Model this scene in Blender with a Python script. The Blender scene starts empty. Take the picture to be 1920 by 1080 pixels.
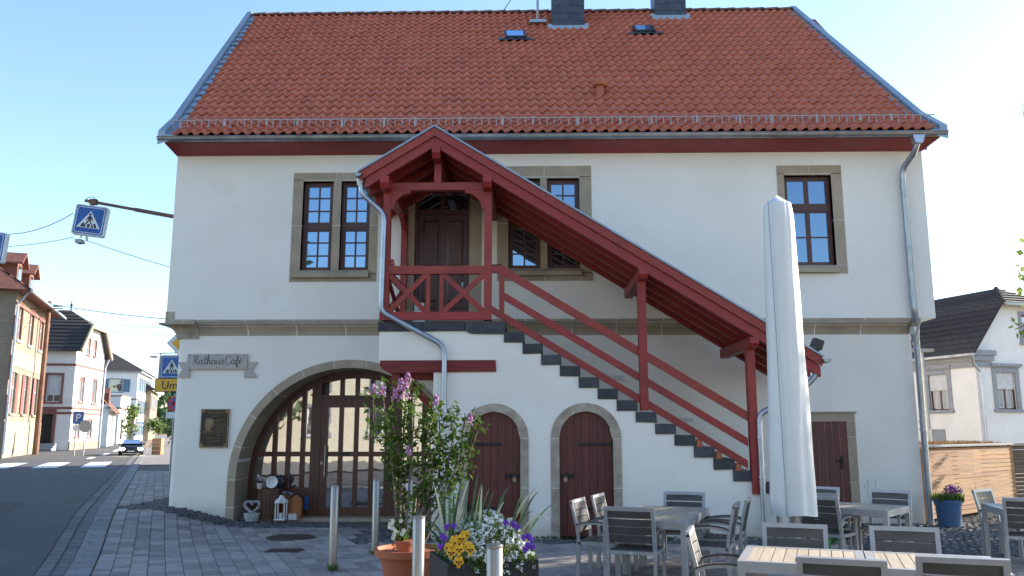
import bpy, math, random
from mathutils import Vector, Matrix
R = math.radians
random.seed(11)
scene = bpy.context.scene
col = scene.collection

# ---------------------------------------------------------------- camera, sky, sun, exposure
CAM = Vector((0.0, -16.1, 1.75)); PITCH = R(9.7); YAW = R(1.2); F = 1550.0
cd = bpy.data.cameras.new('camera'); cam = bpy.data.objects.new('camera', cd); col.objects.link(cam)
cam.location = CAM; cam.rotation_euler = (R(90) + PITCH, 0, YAW)
cd.sensor_width = 36; cd.lens = 36 * F / 1920; cd.clip_start = 0.1; cd.clip_end = 3000
scene.camera = cam
SUN_AZ = R(29); SUN_EL = R(21.5)          # azimuth measured from +X towards +Y (behind the town hall, to the right)
world = bpy.data.worlds.new('World'); scene.world = world; world.use_nodes = True
wn = world.node_tree.nodes; wl = world.node_tree.links
bg = wn['Background']; sky = wn.new('ShaderNodeTexSky'); sky.sky_type = 'NISHITA'; sky.sun_disc = False
sky.sun_elevation = SUN_EL; sky.sun_rotation = R(90) - SUN_AZ
sky.altitude = 150; sky.air_density = 1.0; sky.dust_density = 0.3; sky.ozone_density = 2.2
wl.new(sky.outputs[0], bg.inputs[0]); bg.inputs[1].default_value = 0.13
sd = bpy.data.lights.new('sun', 'SUN'); sd.energy = 5.0; sd.angle = R(0.6); sd.color = (1.0, 0.89, 0.76)
sun = bpy.data.objects.new('sun', sd); col.objects.link(sun)
sv = Vector((math.cos(SUN_AZ) * math.cos(SUN_EL), math.sin(SUN_AZ) * math.cos(SUN_EL), math.sin(SUN_EL)))
sun.rotation_euler = sv.to_track_quat('Z', 'Y').to_euler(); sun.location = (30, 20, 30)
scene.view_settings.view_transform = 'Standard'; scene.view_settings.look = 'None'
scene.view_settings.gamma = 1.0; scene.view_settings.exposure = 1.62
scene.view_settings.use_curve_mapping = False

# ---------------------------------------------------------------- helpers
def ray(x, y):
    f = Vector((-math.sin(YAW) * math.cos(PITCH), math.cos(YAW) * math.cos(PITCH), math.sin(PITCH)))
    r = Vector((math.cos(YAW), math.sin(YAW), 0)); u = r.cross(f)
    return r * ((x - 960) / F) - u * ((y - 540) / F) + f
def U(x, y, Y):                          # survey helper: point of the vertical plane at depth Y seen at photo pixel x, y
    d = ray(x, y); return CAM + d * ((Y - CAM.y) / d.y)
def G(x, y, z=0.0):                      # survey helper: point of the level plane z
    d = ray(x, y); return CAM + d * ((z - CAM.z) / d.z)
def gz(x, y=0):                          # the ground lifts a little towards the street on the left
    t = max(0.0, min(1.0, (-5.3 - x) / 1.7)); s = max(0.0, min(1.0, (y + 6.0) / 6.4)); return 0.28 * t * t * (3 - 2 * t) * s * s * (3 - 2 * s)
def gmat(x, y):                          # frame lying on the ground at x, y
    e = 0.1; sx = (gz(x + e, y) - gz(x - e, y)) / (2 * e); sy = (gz(x, y + e) - gz(x, y - e)) / (2 * e)
    n = Vector((-sx, -sy, 1)).normalized(); ex = Vector((1, 0, sx)).normalized(); ey = n.cross(ex)
    M = Matrix((ex, ey, n)).transposed().to_4x4(); M.translation = (x, y, gz(x, y)); return M

WL = {}
def wloc(o): return WL.get(o.name, Vector((0, 0, 0))) if o else Vector((0, 0, 0))
def tag(o, label=None, cat=None, group=None, kind=None):
    if label: o['label'] = label
    if cat: o['category'] = cat
    if group: o['group'] = group
    if kind: o['kind'] = kind
    return o
def empty(name, loc=(0, 0, 0), label=None, cat=None, group=None, rz=0):
    o = bpy.data.objects.new(name, None); col.objects.link(o); o.location = loc; o.rotation_euler = (0, 0, rz)
    o.empty_display_size = 0.2
    WL[o.name] = Vector(loc) if rz == 0 else Vector((0, 0, 0))
    return tag(o, label, cat, group)
def put(name, me, parent=None, loc=None, rot=None):
    o = bpy.data.objects.new(name, me); col.objects.link(o)
    if parent: o.parent = parent
    if loc is not None: o.location = loc
    if rot is not None: o.rotation_euler = rot
    return o
def copy_tree(o, parent=None):
    c = o.copy(); col.objects.link(c); c.parent = parent
    for ch in list(o.children): copy_tree(ch, c)
    return c

class MB:
    def __init__(s): s.v = []; s.f = []
    def add(s, vs, fs):
        n = len(s.v); s.v += [tuple(p) for p in vs]; s.f += [tuple(i + n for i in f) for f in fs]; return s
    def box(s, x0, x1, y0, y1, z0, z1):
        return s.add([(x0,y0,z0),(x1,y0,z0),(x1,y1,z0),(x0,y1,z0),(x0,y0,z1),(x1,y0,z1),(x1,y1,z1),(x0,y1,z1)],
                     [(0,3,2,1),(4,5,6,7),(0,1,5,4),(1,2,6,5),(2,3,7,6),(3,0,4,7)])
    def bar(s, p, q, w, h, up=(0, 0, 1)):       # beam from p to q, w across, h along up
        p = Vector(p); q = Vector(q); d = (q - p).normalized(); up = Vector(up)
        a = d.cross(up)
        if a.length < 1e-4: a = d.cross(Vector((0, 1, 0)))
        a.normalize(); b = a.cross(d).normalized()
        vs = []
        for c in (p, q):
            for i, j in ((-1,-1),(1,-1),(1,1),(-1,1)): vs.append(c + a * (w / 2 * i) + b * (h / 2 * j))
        return s.add(vs, [(0,1,2,3),(7,6,5,4),(0,4,5,1),(1,5,6,2),(2,6,7,3),(3,7,4,0)])
    def tube(s, pts, r, n=8, cap=True):
        pts = [Vector(p) for p in pts]; rs = r if isinstance(r, (list, tuple)) else [r] * len(pts)
        base = len(s.v); prev = None
        for i, p in enumerate(pts):
            d = (pts[min(i + 1, len(pts) - 1)] - pts[max(i - 1, 0)]).normalized()
            if prev is None:
                a = d.cross(Vector((0, 0, 1)))
                if a.length < 1e-3: a = d.cross(Vector((0, 1, 0)))
            else: a = prev - d * prev.dot(d)
            a.normalize(); prev = a; b = d.cross(a)
            for k in range(n):
                t = 2 * math.pi * k / n; s.v.append(tuple(p + (a * math.cos(t) + b * math.sin(t)) * rs[i]))
        for i in range(len(pts) - 1):
            for k in range(n):
                k2 = (k + 1) % n; o = base + i * n
                s.f.append((o + k, o + k2, o + n + k2, o + n + k))
        if cap:
            s.f.append(tuple(base + k for k in reversed(range(n)))); o = base + (len(pts) - 1) * n
            s.f.append(tuple(o + k for k in range(n)))
        return s
    def lathe(s, prof, c=(0, 0, 0), n=16, cap=True):
        base = len(s.v); c = Vector(c)
        for r, z in prof:
            for k in range(n):
                t = 2 * math.pi * k / n; s.v.append((c.x + r * math.cos(t), c.y + r * math.sin(t), c.z + z))
        for i in range(len(prof) - 1):
            for k in range(n):
                k2 = (k + 1) % n; o = base + i * n; s.f.append((o + k, o + k2, o + n + k2, o + n + k))
        if cap:
            s.f.append(tuple(base + k for k in reversed(range(n)))); o = base + (len(prof) - 1) * n
            s.f.append(tuple(o + k for k in range(n)))
        return s
    def prism(s, poly, axis, c0, c1):           # poly in the two other axes (x,z for 'y'; y,z for 'x'; x,y for 'z')
        n = len(poly); vs = []
        for c in (c0, c1):
            for a, b in poly: vs.append({'y': (a, c, b), 'x': (c, a, b), 'z': (a, b, c)}[axis])
        fs = [tuple(range(n)), tuple(range(2 * n - 1, n - 1, -1))] + [(i, i + n, (i + 1) % n + n, (i + 1) % n) for i in range(n)]
        return s.add(vs, fs)
    def quad(s, a, b, c, d): return s.add([a, b, c, d], [(0, 1, 2, 3)])
    def xf(s, M):
        s.v = [tuple(M @ Vector(p)) for p in s.v]; return s
    def mesh(s, name, m, smooth=False):
        me = bpy.data.meshes.new(name); me.from_pydata(s.v, [], s.f); me.update()
        import bmesh
        bm = bmesh.new(); bm.from_mesh(me); bmesh.ops.recalc_face_normals(bm, faces=bm.faces); bm.to_mesh(me); bm.free()
        if m: me.materials.append(m)
        if smooth:
            me.polygons.foreach_set('use_smooth', [True] * len(me.polygons))
            try: me.set_sharp_from_angle(angle=R(40))
            except Exception: pass
        return me
    def build(s, name, m, parent=None, smooth=False):
        o = put(name, s.mesh(name, m, smooth), parent)
        if parent is not None:
            o.location = -wloc(parent)
        return o
def bx(name, m, parent, *a): return MB().box(*a).build(name, m, parent)

def slab(mb, x0, x1, zlo, zhi, y, depth, holes, extra=()):
    """upright wall face at y from x0..x1; zlo/zhi functions of x; holes: (xa, xb, lo(x), hi(x)); adds reveals of the given depth"""
    xs = {x0, x1}; xs.update(e for e in extra if x0 < e < x1)
    for xa, xb, lo, hi, n in holes:
        for i in range(n + 1): xs.add(xa + (xb - xa) * i / n)
    xs = sorted(xs)
    for a, b in zip(xs, xs[1:]):
        if b - a < 1e-6: continue
        m = (a + b) / 2; e = (b - a) * 1e-4
        hs = sorted([h for h in holes if h[0] < m < h[1]], key=lambda h: h[2](m))
        la, lb = zlo(a + e), zlo(b - e)
        for xa, xb, lo, hi, n in hs:
            if lo(m) > zlo(m) + 1e-4: mb.quad((a, y, la), (b, y, lb), (b, y, lo(b)), (a, y, lo(a)))
            mb.quad((a, y, hi(a)), (b, y, hi(b)), (b, y + depth, hi(b)), (a, y + depth, hi(a)))
            if lo(m) > zlo(m) + 1e-4: mb.quad((a, y, lo(a)), (b, y, lo(b)), (b, y + depth, lo(b)), (a, y + depth, lo(a)))
            la, lb = hi(a), hi(b)
        mb.quad((a, y, la), (b, y, lb), (b, y, zhi(b - e)), (a, y, zhi(a + e)))
    for xa, xb, lo, hi, n in holes:
        for xx in (xa, xb):
            if hi(xx) - lo(xx) > 1e-3: mb.quad((xx, y, lo(xx)), (xx, y + depth, lo(xx)), (xx, y + depth, hi(xx)), (xx, y, hi(xx)))
def K(v): return lambda x: v
def arc(cx, cz, r): return lambda x: cz + math.sqrt(max(0.0, r * r - (x - cx) ** 2))

# ---------------------------------------------------------------- materials
MATS = {}
def pm(name, c, rough=0.6, metal=0.0, c2=None, scale=6.0, var=0.5, bump=0.0, bscale=60.0, rnd=0.0, stretch=None, spec=0.5, detail=4.0, dirt=None):
    m = bpy.data.materials.new(name); m.use_nodes = True; MATS[name] = m
    nt = m.node_tree; N = nt.nodes; L = nt.links; p = N['Principled BSDF']
    p.inputs['Roughness'].default_value = rough; p.inputs['Metallic'].default_value = metal
    p.inputs['Specular IOR Level'].default_value = spec
    tc = N.new('ShaderNodeTexCoord'); mp = N.new('ShaderNodeMapping'); L.new(tc.outputs['Object'], mp.inputs['Vector'])
    if stretch: mp.inputs['Scale'].default_value = stretch
    nz = N.new('ShaderNodeTexNoise'); nz.inputs['Scale'].default_value = scale; nz.inputs['Detail'].default_value = detail
    L.new(mp.outputs[0], nz.inputs['Vector'])
    if c2 is None: c2 = tuple(x * (1 - 0.35 * var) for x in c)
    rp = N.new('ShaderNodeValToRGB'); rp.color_ramp.elements[0].position = 0.35; rp.color_ramp.elements[1].position = 0.65
    rp.color_ramp.elements[0].color = (*c2, 1); rp.color_ramp.elements[1].color = (*c, 1)
    L.new(nz.outputs['Fac'], rp.inputs[0]); out = rp.outputs[0]
    if rnd:
        oi = N.new('ShaderNodeObjectInfo'); ge = N.new('ShaderNodeNewGeometry'); ad = N.new('ShaderNodeMath'); ad.operation = 'ADD'
        fr = N.new('ShaderNodeMath'); fr.operation = 'FRACT'
        L.new(oi.outputs['Random'], ad.inputs[0]); L.new(ge.outputs['Random Per Island'], ad.inputs[1]); L.new(ad.outputs[0], fr.inputs[0])
        mr = N.new('ShaderNodeMapRange'); mr.inputs[3].default_value = 1 - rnd; mr.inputs[4].default_value = 1 + rnd * 0.6
        L.new(fr.outputs[0], mr.inputs[0])
        hs = N.new('ShaderNodeHueSaturation'); L.new(out, hs.inputs['Color']); L.new(mr.outputs[0], hs.inputs['Value'])
        h2 = N.new('ShaderNodeMapRange'); h2.inputs[3].default_value = 0.5 - 0.03 * rnd; h2.inputs[4].default_value = 0.5 + 0.03 * rnd
        sn = N.new('ShaderNodeMath'); sn.operation = 'MULTIPLY'; sn.inputs[1].default_value = 7.31; L.new(fr.outputs[0], sn.inputs[0])
        f2 = N.new('ShaderNodeMath'); f2.operation = 'FRACT'; L.new(sn.outputs[0], f2.inputs[0]); L.new(f2.outputs[0], h2.inputs[0]); L.new(h2.outputs[0], hs.inputs['Hue'])
        out = hs.outputs[0]
    if dirt:                                     # soft stains with a shape of their own: (colour, scale, threshold)
        dn = N.new('ShaderNodeTexNoise'); dn.inputs['Scale'].default_value = dirt[1]; dn.inputs['Detail'].default_value = 6
        L.new(tc.outputs['Object'], dn.inputs['Vector'])
        dr = N.new('ShaderNodeValToRGB'); dr.color_ramp.elements[0].position = dirt[2]; dr.color_ramp.elements[1].position = min(1, dirt[2] + 0.25)
        L.new(dn.outputs['Fac'], dr.inputs[0])
        mx = N.new('ShaderNodeMix'); mx.data_type = 'RGBA'; L.new(dr.outputs[0], mx.inputs[0]); L.new(out, mx.inputs[6]); mx.inputs[7].default_value = (*dirt[0], 1)
        out = mx.outputs[2]
    L.new(out, p.inputs['Base Color'])
    if bump:
        b = N.new('ShaderNodeTexNoise'); b.inputs['Scale'].default_value = bscale; b.inputs['Detail'].default_value = 5
        L.new(mp.outputs[0], b.inputs['Vector'])
        bp = N.new('ShaderNodeBump'); bp.inputs['Strength'].default_value = bump; bp.inputs['Distance'].default_value = 0.02
        L.new(b.outputs['Fac'], bp.inputs['Height']); L.new(bp.outputs[0], p.inputs['Normal'])
    return m
plaster = pm('plaster_white', (0.80, 0.755, 0.675), 0.9, c2=(0.755, 0.71, 0.63), scale=0.9, bump=0.35, bscale=9, dirt=((0.66, 0.60, 0.50), 0.7, 0.62))
stone = pm('sandstone_painted', (0.40, 0.32, 0.228), 0.85, c2=(0.325, 0.26, 0.185), scale=3, bump=0.3, bscale=30, rnd=0.08)
oldstone = pm('sandstone_weathered', (0.42, 0.36, 0.28), 0.9, c2=(0.30, 0.24, 0.18), scale=6, bump=0.5, bscale=25, rnd=0.1)
mortar = pm('mortar_white', (0.75, 0.74, 0.70), 0.9)
redwood = pm('wood_red_paint', (0.31, 0.032, 0.021), 0.5, c2=(0.24, 0.024, 0.016), scale=5, stretch=(1, 1, 6), bump=0.25, bscale=22, rnd=0.14, dirt=((0.17, 0.020, 0.016), 1.7, 0.55))
redbeam = pm('wood_red_rough', (0.21, 0.026, 0.022), 0.7, c2=(0.13, 0.014, 0.012), scale=4, stretch=(0.6, 1, 9), bump=0.6, bscale=12)
brown = pm('wood_dark_brown', (0.088, 0.027, 0.016), 0.42, c2=(0.06, 0.018, 0.011), scale=4, stretch=(7, 7, 0.7), bump=0.15, bscale=30, rnd=0.12)
doorred = pm('wood_red_brown', (0.12, 0.024, 0.015), 0.5, c2=(0.085, 0.017, 0.011), scale=5, stretch=(7, 7, 0.6), bump=0.2, bscale=30, rnd=0.15)
tile_m = pm('roof_tile_clay', (0.51, 0.142, 0.075), 0.8, c2=(0.45, 0.122, 0.066), scale=2.2, var=0.6, bump=0.2, bscale=60, rnd=0.06, dirt=((0.36, 0.10, 0.06), 0.5, 0.60))
ridge_m = pm('ridge_tile_clay', (0.22, 0.10, 0.065), 0.85, c2=(0.12, 0.07, 0.05), scale=6, rnd=0.25)
zinc = pm('zinc', (0.42, 0.46, 0.52), 0.38, 0.85, c2=(0.33, 0.36, 0.41), scale=5, bump=0.05)
zincroof = pm('zinc_weathered', (0.30, 0.36, 0.43), 0.5, 0.5, c2=(0.24, 0.30, 0.37), scale=3)
guttr = pm('zinc_gutter', (0.36, 0.37, 0.38), 0.42, 0.8, c2=(0.24, 0.25, 0.26), scale=3)
galv = pm('galvanised_steel', (0.42, 0.40, 0.41), 0.6, 0.4, c2=(0.32, 0.30, 0.30), scale=20)
slate = pm('slate', (0.050, 0.062, 0.085), 0.45, c2=(0.032, 0.042, 0.060), scale=8, bump=0.3, bscale=30, rnd=0.3)
basalt = pm('basalt', (0.066, 0.068, 0.074), 0.8, c2=(0.040, 0.041, 0.045), scale=7, bump=0.6, bscale=40, rnd=0.25)
black = pm('black_iron', (0.012, 0.012, 0.013), 0.5, 0.3)
blackp = pm('black_plastic', (0.015, 0.015, 0.017), 0.4)
steel = pm('stainless_steel', (0.30, 0.295, 0.29), 0.38, 1.0, c2=(0.24, 0.235, 0.23), scale=30, stretch=(6, 6, 0.3))
white_pl = pm('white_plastic', (0.78, 0.78, 0.78), 0.45)
terra = pm('terracotta', (0.42, 0.13, 0.06), 0.75, c2=(0.36, 0.105, 0.05), scale=5, rnd=0.1)
asphalt = pm('asphalt', (0.088, 0.087, 0.087), 0.9, c2=(0.072, 0.072, 0.073), scale=1.2, bump=0.6, bscale=220, dirt=((0.052, 0.052, 0.053), 0.45, 0.54))
paint = pm('road_paint', (0.72, 0.72, 0.70), 0.8, c2=(0.55, 0.55, 0.54), scale=12)
paver_m = pm('concrete_paver', (0.335, 0.29, 0.265), 0.9, c2=(0.265, 0.235, 0.22), scale=7, bump=0.4, bscale=120, rnd=0.32, dirt=((0.10, 0.095, 0.09), 1.1, 0.6))
kerb_m = pm('kerb_concrete', (0.24, 0.235, 0.23), 0.9, c2=(0.17, 0.168, 0.165), scale=6, bump=0.4, bscale=90, rnd=0.2)
gut_m = pm('gutter_stone', (0.155, 0.15, 0.15), 0.9, c2=(0.11, 0.108, 0.108), scale=6, bump=0.4, bscale=90, rnd=0.2)
cob_m = pm('cobble_basalt', (0.115, 0.11, 0.108), 0.75, c2=(0.070, 0.068, 0.068), scale=9, bump=0.5, bscale=50, rnd=0.35)
joint_m = pm('joint_sand', (0.105, 0.092, 0.075), 0.95, c2=(0.07, 0.064, 0.052), scale=14, bump=0.4, bscale=90)
earth = pm('earth_ground', (0.30, 0.22, 0.13), 0.95, c2=(0.22, 0.16, 0.10), scale=0.4, bump=0.5, bscale=20)
sheetpave = pm('far_paving', (0.22, 0.20, 0.19), 0.9, c2=(0.17, 0.16, 0.15), scale=3, bump=0.3, bscale=60)
soil = pm('soil', (0.05, 0.035, 0.025), 1.0, bump=0.8, bscale=60)

def splash(m, c=(0.40, 0.33, 0.24), h=0.45):      # earth splashed up on the foot of a wall
    nt = m.node_tree; N = nt.nodes; L = nt.links; p = N['Principled BSDF']; src = p.inputs['Base Color'].links[0].from_socket
    tc = N.new('ShaderNodeTexCoord'); sx = N.new('ShaderNodeSeparateXYZ'); L.new(tc.outputs['Object'], sx.inputs[0])
    nz = N.new('ShaderNodeTexNoise'); nz.inputs['Scale'].default_value = 3.5; nz.inputs['Detail'].default_value = 7; L.new(tc.outputs['Object'], nz.inputs['Vector'])
    mr = N.new('ShaderNodeMapRange'); mr.inputs[1].default_value = 0.0; mr.inputs[2].default_value = h; mr.inputs[3].default_value = 0.62; mr.inputs[4].default_value = 0.0; L.new(sx.outputs[2], mr.inputs[0])
    ml = N.new('ShaderNodeMath'); ml.operation = 'MULTIPLY'; L.new(nz.outputs['Fac'], ml.inputs[0]); L.new(mr.outputs[0], ml.inputs[1])
    m2 = N.new('ShaderNodeMath'); m2.operation = 'MULTIPLY'; m2.inputs[1].default_value = 1.6; m2.use_clamp = True; L.new(ml.outputs[0], m2.inputs[0])
    mx = N.new('ShaderNodeMix'); mx.data_type = 'RGBA'; L.new(m2.outputs[0], mx.inputs[0]); L.new(src, mx.inputs[6]); mx.inputs[7].default_value = (*c, 1); L.new(mx.outputs[2], p.inputs['Base Color'])
splash(plaster)
def glass_mat(name, tint=(0.012, 0.015, 0.020), refl=0.30, gcol=(.95, .97, 1)):
    m = bpy.data.materials.new(name); m.use_nodes = True; nt = m.node_tree; N = nt.nodes; L = nt.links
    p = N['Principled BSDF']; p.inputs['Base Color'].default_value = (*tint, 1); p.inputs['Roughness'].default_value = 0.25
    g = N.new('ShaderNodeBsdfGlossy'); g.inputs['Roughness'].default_value = 0.015; g.inputs['Color'].default_value = (*gcol, 1)
    lw = N.new('ShaderNodeLayerWeight'); lw.inputs['Blend'].default_value = 0.25
    mr = N.new('ShaderNodeMapRange'); mr.inputs[3].default_value = refl; mr.inputs[4].default_value = 0.95; L.new(lw.outputs['Fresnel'], mr.inputs[0])
    nz = N.new('ShaderNodeTexNoise'); nz.inputs['Scale'].default_value = 1.7; tc = N.new('ShaderNodeTexCoord'); L.new(tc.outputs['Object'], nz.inputs['Vector'])
    bp = N.new('ShaderNodeBump'); bp.inputs['Strength'].default_value = 0.03; bp.inputs['Distance'].default_value = 0.05; L.new(nz.outputs['Fac'], bp.inputs['Height']); L.new(bp.outputs[0], g.inputs['Normal'])
    mx = N.new('ShaderNodeMixShader'); L.new(mr.outputs[0], mx.inputs[0]); L.new(p.outputs[0], mx.inputs[1]); L.new(g.outputs[0], mx.inputs[2])
    L.new(mx.outputs[0], N['Material Output'].inputs['Surface']); return m
glass = glass_mat('window_glass', refl=0.32, gcol=(.48, .72, 1)); gateglass = glass_mat('gate_glass', refl=0.36); farglass = glass_mat('far_window_glass', (0.03, 0.035, 0.04), 0.2)

def scatter(items, proto, name, m, parent, keep=300, stuffname=None):
    """items: (key, Matrix). The `keep` with the smallest key become objects sharing proto's mesh, the rest one joined mesh"""
    items = sorted(items, key=lambda t: t[0]); pme = proto.mesh(name, m)
    for k, M in items[:keep]:
        o = put(name, pme, parent); o.matrix_local = Matrix.Translation(-wloc(parent)) @ M
    rest = MB()
    for k, M in items[keep:]: rest.add([M @ Vector(p) for p in proto.v], proto.f)
    if rest.v: tag(rest.build(stuffname or name + '_field', m, parent), kind='stuff')
def frame_m(o, ex, ey, ez):
    M = Matrix((ex, ey, ez)).transposed().to_4x4(); M.translation = o; return M
def icob(mb, c, r, sub=1):
    import bmesh
    bm = bmesh.new(); bmesh.ops.create_icosphere(bm, subdivisions=sub, radius=r)
    mb.add([Vector(c) + v.co for v in bm.verts], [tuple(v.index for v in f.verts) for f in bm.faces]); bm.free()
def text_mesh(body, size, m, name, parent, origin, ex, ez, extrude=0.004, shear=0.0, align='LEFT', space=1.0):
    cu = bpy.data.curves.new(name, 'FONT'); cu.body = body; cu.size = size; cu.extrude = extrude; cu.shear = shear; cu.align_x = align; cu.space_character = space
    o = bpy.data.objects.new(name + '_tmp', cu); col.objects.link(o); dg = bpy.context.evaluated_depsgraph_get()
    me = bpy.data.meshes.new_from_object(o.evaluated_get(dg)); bpy.data.objects.remove(o); me.materials.clear(); me.materials.append(m)
    t = put(name, me, parent); ex = Vector(ex).normalized(); ez = Vector(ez).normalized()
    t.matrix_local = Matrix.Translation(-wloc(parent)) @ frame_m(Vector(origin), ex, ez, ex.cross(ez)); return t
# ================================================================ ground, road, pavement
def grid_sheet(xs, ys, zf):
    mb = MB(); n = len(xs)
    mb.v = [(x, y, zf(x, y)) for y in ys for x in xs]
    mb.f = [(j * n + i, j * n + i + 1, (j + 1) * n + i + 1, (j + 1) * n + i) for j in range(len(ys) - 1) for i in range(n - 1)]
    return mb
SX = [-7.2, -6.9, -6.6, -6.3, -6.0, -5.7, -5.4, -5.1, -4.8, -4.5]
tag(grid_sheet([-900, -60] + SX + [0, 15, 60, 900], [-900, -60, -20] + [-7 + .5 * i for i in range(17)] + [20, 60, 200, 1600], lambda x, y: gz(x, y) - 0.06).build('ground', earth, smooth=True), kind='structure')
ca, sa = math.cos(R(24)), math.sin(R(24))
def P(u, v): return Vector((u * ca - v * sa, u * sa + v * ca, 0))
def uv_sheet(us, vs, dz):
    mb = MB(); n = len(us)
    for v in vs:
        for u in us:
            p = P(u, v); mb.v.append((p.x, p.y, gz(p.x, p.y) + dz))
    mb.f = [(j * n + i, j * n + i + 1, (j + 1) * n + i + 1, (j + 1) * n + i) for j in range(len(vs) - 1) for i in range(n - 1)]
    return mb
def rng(a, b, s):
    n = max(1, int(math.ceil((b - a) / s))); return [a + (b - a) * i / n for i in range(n + 1)]
road = tag(uv_sheet(rng(-14.0, -7.86, 0.6), [-60, -30] + rng(-12, 12, 0.7) + [30, 60, 120, 240], -0.012).build('road', asphalt, smooth=True), kind='structure')
for u0, u1, v0, v1 in [(-9.35, -8.45, 22.6, 28.4), (-11.05, -10.15, 22.6, 28.4), (-12.75, -11.85, 22.6, 28.4), (-9.9, -9.6, 33, 36), (-9.6, -9.3, 39, 44), (-9.4, -9.1, 48, 54)]:
    uv_sheet([u0, u1], [v0, v1], -0.006).build('crossing_stripe' if v0 < 30 else 'lane_mark', paint, road)
for u0, u1, v0, v1 in ((-10.4, -9.0, -1.5, 5.5), (-13.2, -12.3, 6, 19)): tag(uv_sheet(rng(u0, u1, .6), rng(v0, v1, .7), -0.0085).build('asphalt_patch', pm('asphalt_repair', (0.064, 0.064, 0.066), .9, c2=(.055, .055, .057), scale=2, bump=.6, bscale=200), road))
far_walk = tag(uv_sheet(rng(-7.2, 3, 1.0), [24, 40, 80, 200], -0.02).build('far_pavement', sheetpave), kind='structure')
left_walk = tag(uv_sheet([-30, -16.5, -14.0], [-60, -10, 10, 40, 240], 0.05).build('opposite_pavement', sheetpave), kind='structure')

pave = tag(uv_sheet(rng(-7.9, 14, 0.55), rng(-14, 24, 0.8), -0.035).build('pavement', joint_m, smooth=True), kind='structure')
def apron(x, y):                          # cobble strip along the walls, cobbled yard to the right
    if x > 4.9 and y > -4.2 - 0.3 * math.sin(x * 1.7): return True
    if -7.9 < x < 8 and y > -0.70 + 0.35 * max(0, -6.2 - x): return True
    if -2.9 < x < 5.6 and y > -2.75: return True
    return False
def inside(x, y, m=0.0):                  # footprint of the town hall and its stair
    if x > -7.04 + m and x < 7.5 - m and y > 0.27 + m:
        return True
    return -1.6 < x < 5.3 and y > -2.08
def pbox(w, l, h, ch=0.006):              # paver with a small chamfer, top at z=0
    mb = MB(); a, b = w / 2, l / 2
    mb.add([(-a,-b,-h),(a,-b,-h),(a,b,-h),(-a,b,-h),(-a,-b,-ch),(a,-b,-ch),(a,b,-ch),(-a,b,-ch),(-a+ch,-b+ch,0),(a-ch,-b+ch,0),(a-ch,b-ch,0),(-a+ch,b-ch,0)],
           [(8,9,10,11)] + [(i, (i + 1) % 4, (i + 1) % 4 + 4, i + 4) for i in range(4)] + [(i + 4, (i + 1) % 4 + 4, (i + 1) % 4 + 8, i + 8) for i in range(4)])
    return mb
def vis_key(p):                           # distance from the camera; what the frame does not show comes last
    d = (p - CAM); k = d.length
    if p.y < -6.6 or abs(d.x) > 0.68 * (d.y + 0.2): k += 1000
    return k
rg = random.Random(5)
ITEMS = {0.20: [], 0.28: [], 0.36: []}
u = -7.2
while u < 12:
    w = 0.21; v = -11.5 + rg.random() * 0.3
    while v < 22:
        l = rg.choice([0.20, 0.28, 0.28, 0.36]); c = P(u + w / 2, v + l / 2)
        if not (c.y < -8 or apron(c.x, c.y) or inside(c.x, c.y) or c.x > 9 or (c.y > 14)):
            M = Matrix.Translation((0, 0, rg.uniform(-0.003, 0.003))) @ gmat(c.x, c.y) @ Matrix.Rotation(R(24), 4, 'Z')
            M = M @ Matrix.Rotation(rg.uniform(-0.006, 0.006), 4, 'X')
            ITEMS[l].append((vis_key(c), M))
        v += l
    u += w
allk = sorted(k for l in ITEMS for k, _ in ITEMS[l]); cut = allk[min(299, len(allk) - 1)]
for l, it in ITEMS.items():
    scatter(it, pbox(0.204, l - 0.007, 0.05), 'paver', paver_m, pave, keep=sum(1 for k, _ in it if k <= cut), stuffname='paver_field')
def strip(u0, u1, l, m, name, top, v1, keep):
    it = []; v = -9.0
    while v < v1:
        c = P((u0 + u1) / 2, v + l / 2)
        it.append((vis_key(c), Matrix.Translation((0, 0, top + rg.uniform(-.003, .003))) @ gmat(c.x, c.y) @ Matrix.Rotation(R(24), 4, 'Z')))
        v += l
    scatter(it, pbox(u1 - u0 - 0.008, l - 0.010, 0.09, 0.010), name, m, pave, keep, name + '_row')
strip(-7.86, -7.68, 0.30, gut_m, 'gutter_stone', -0.012, 60, 60); strip(-7.68, -7.50, 0.30, gut_m, 'gutter_stone', -0.020, 60, 60)
strip(-7.50, -7.21, 0.5, kerb_m, 'kerb_stone', 0.012, 60, 60)
# cobbles
it = []
y = -7.0
while y < 3.2:
    x = -9.0 + rg.random() * 0.1
    while x < 13.5:
        xx = x + rg.uniform(-.015, .015); yy = y + rg.uniform(-.012, .012)
        if apron(xx, yy) and not inside(xx, yy):
            s = rg.uniform(0.88, 1.06); c = Vector((xx, yy, gz(xx, yy) + rg.uniform(-0.012, 0.006)))
            it.append((vis_key(c), Matrix.Translation(c) @ Matrix.Rotation(rg.uniform(-.15, .15), 4, 'Z') @ Matrix.Rotation(rg.uniform(-.06, .06), 4, 'X') @ Matrix.Diagonal((s, rg.uniform(.9, 1.05), 1, 1))))
        x += 0.128
    y += 0.118
cob = pbox(0.108, 0.104, 0.06, 0.022)
scatter(it, cob, 'cobble', cob_m, pave, 300, 'cobble_field')
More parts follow.
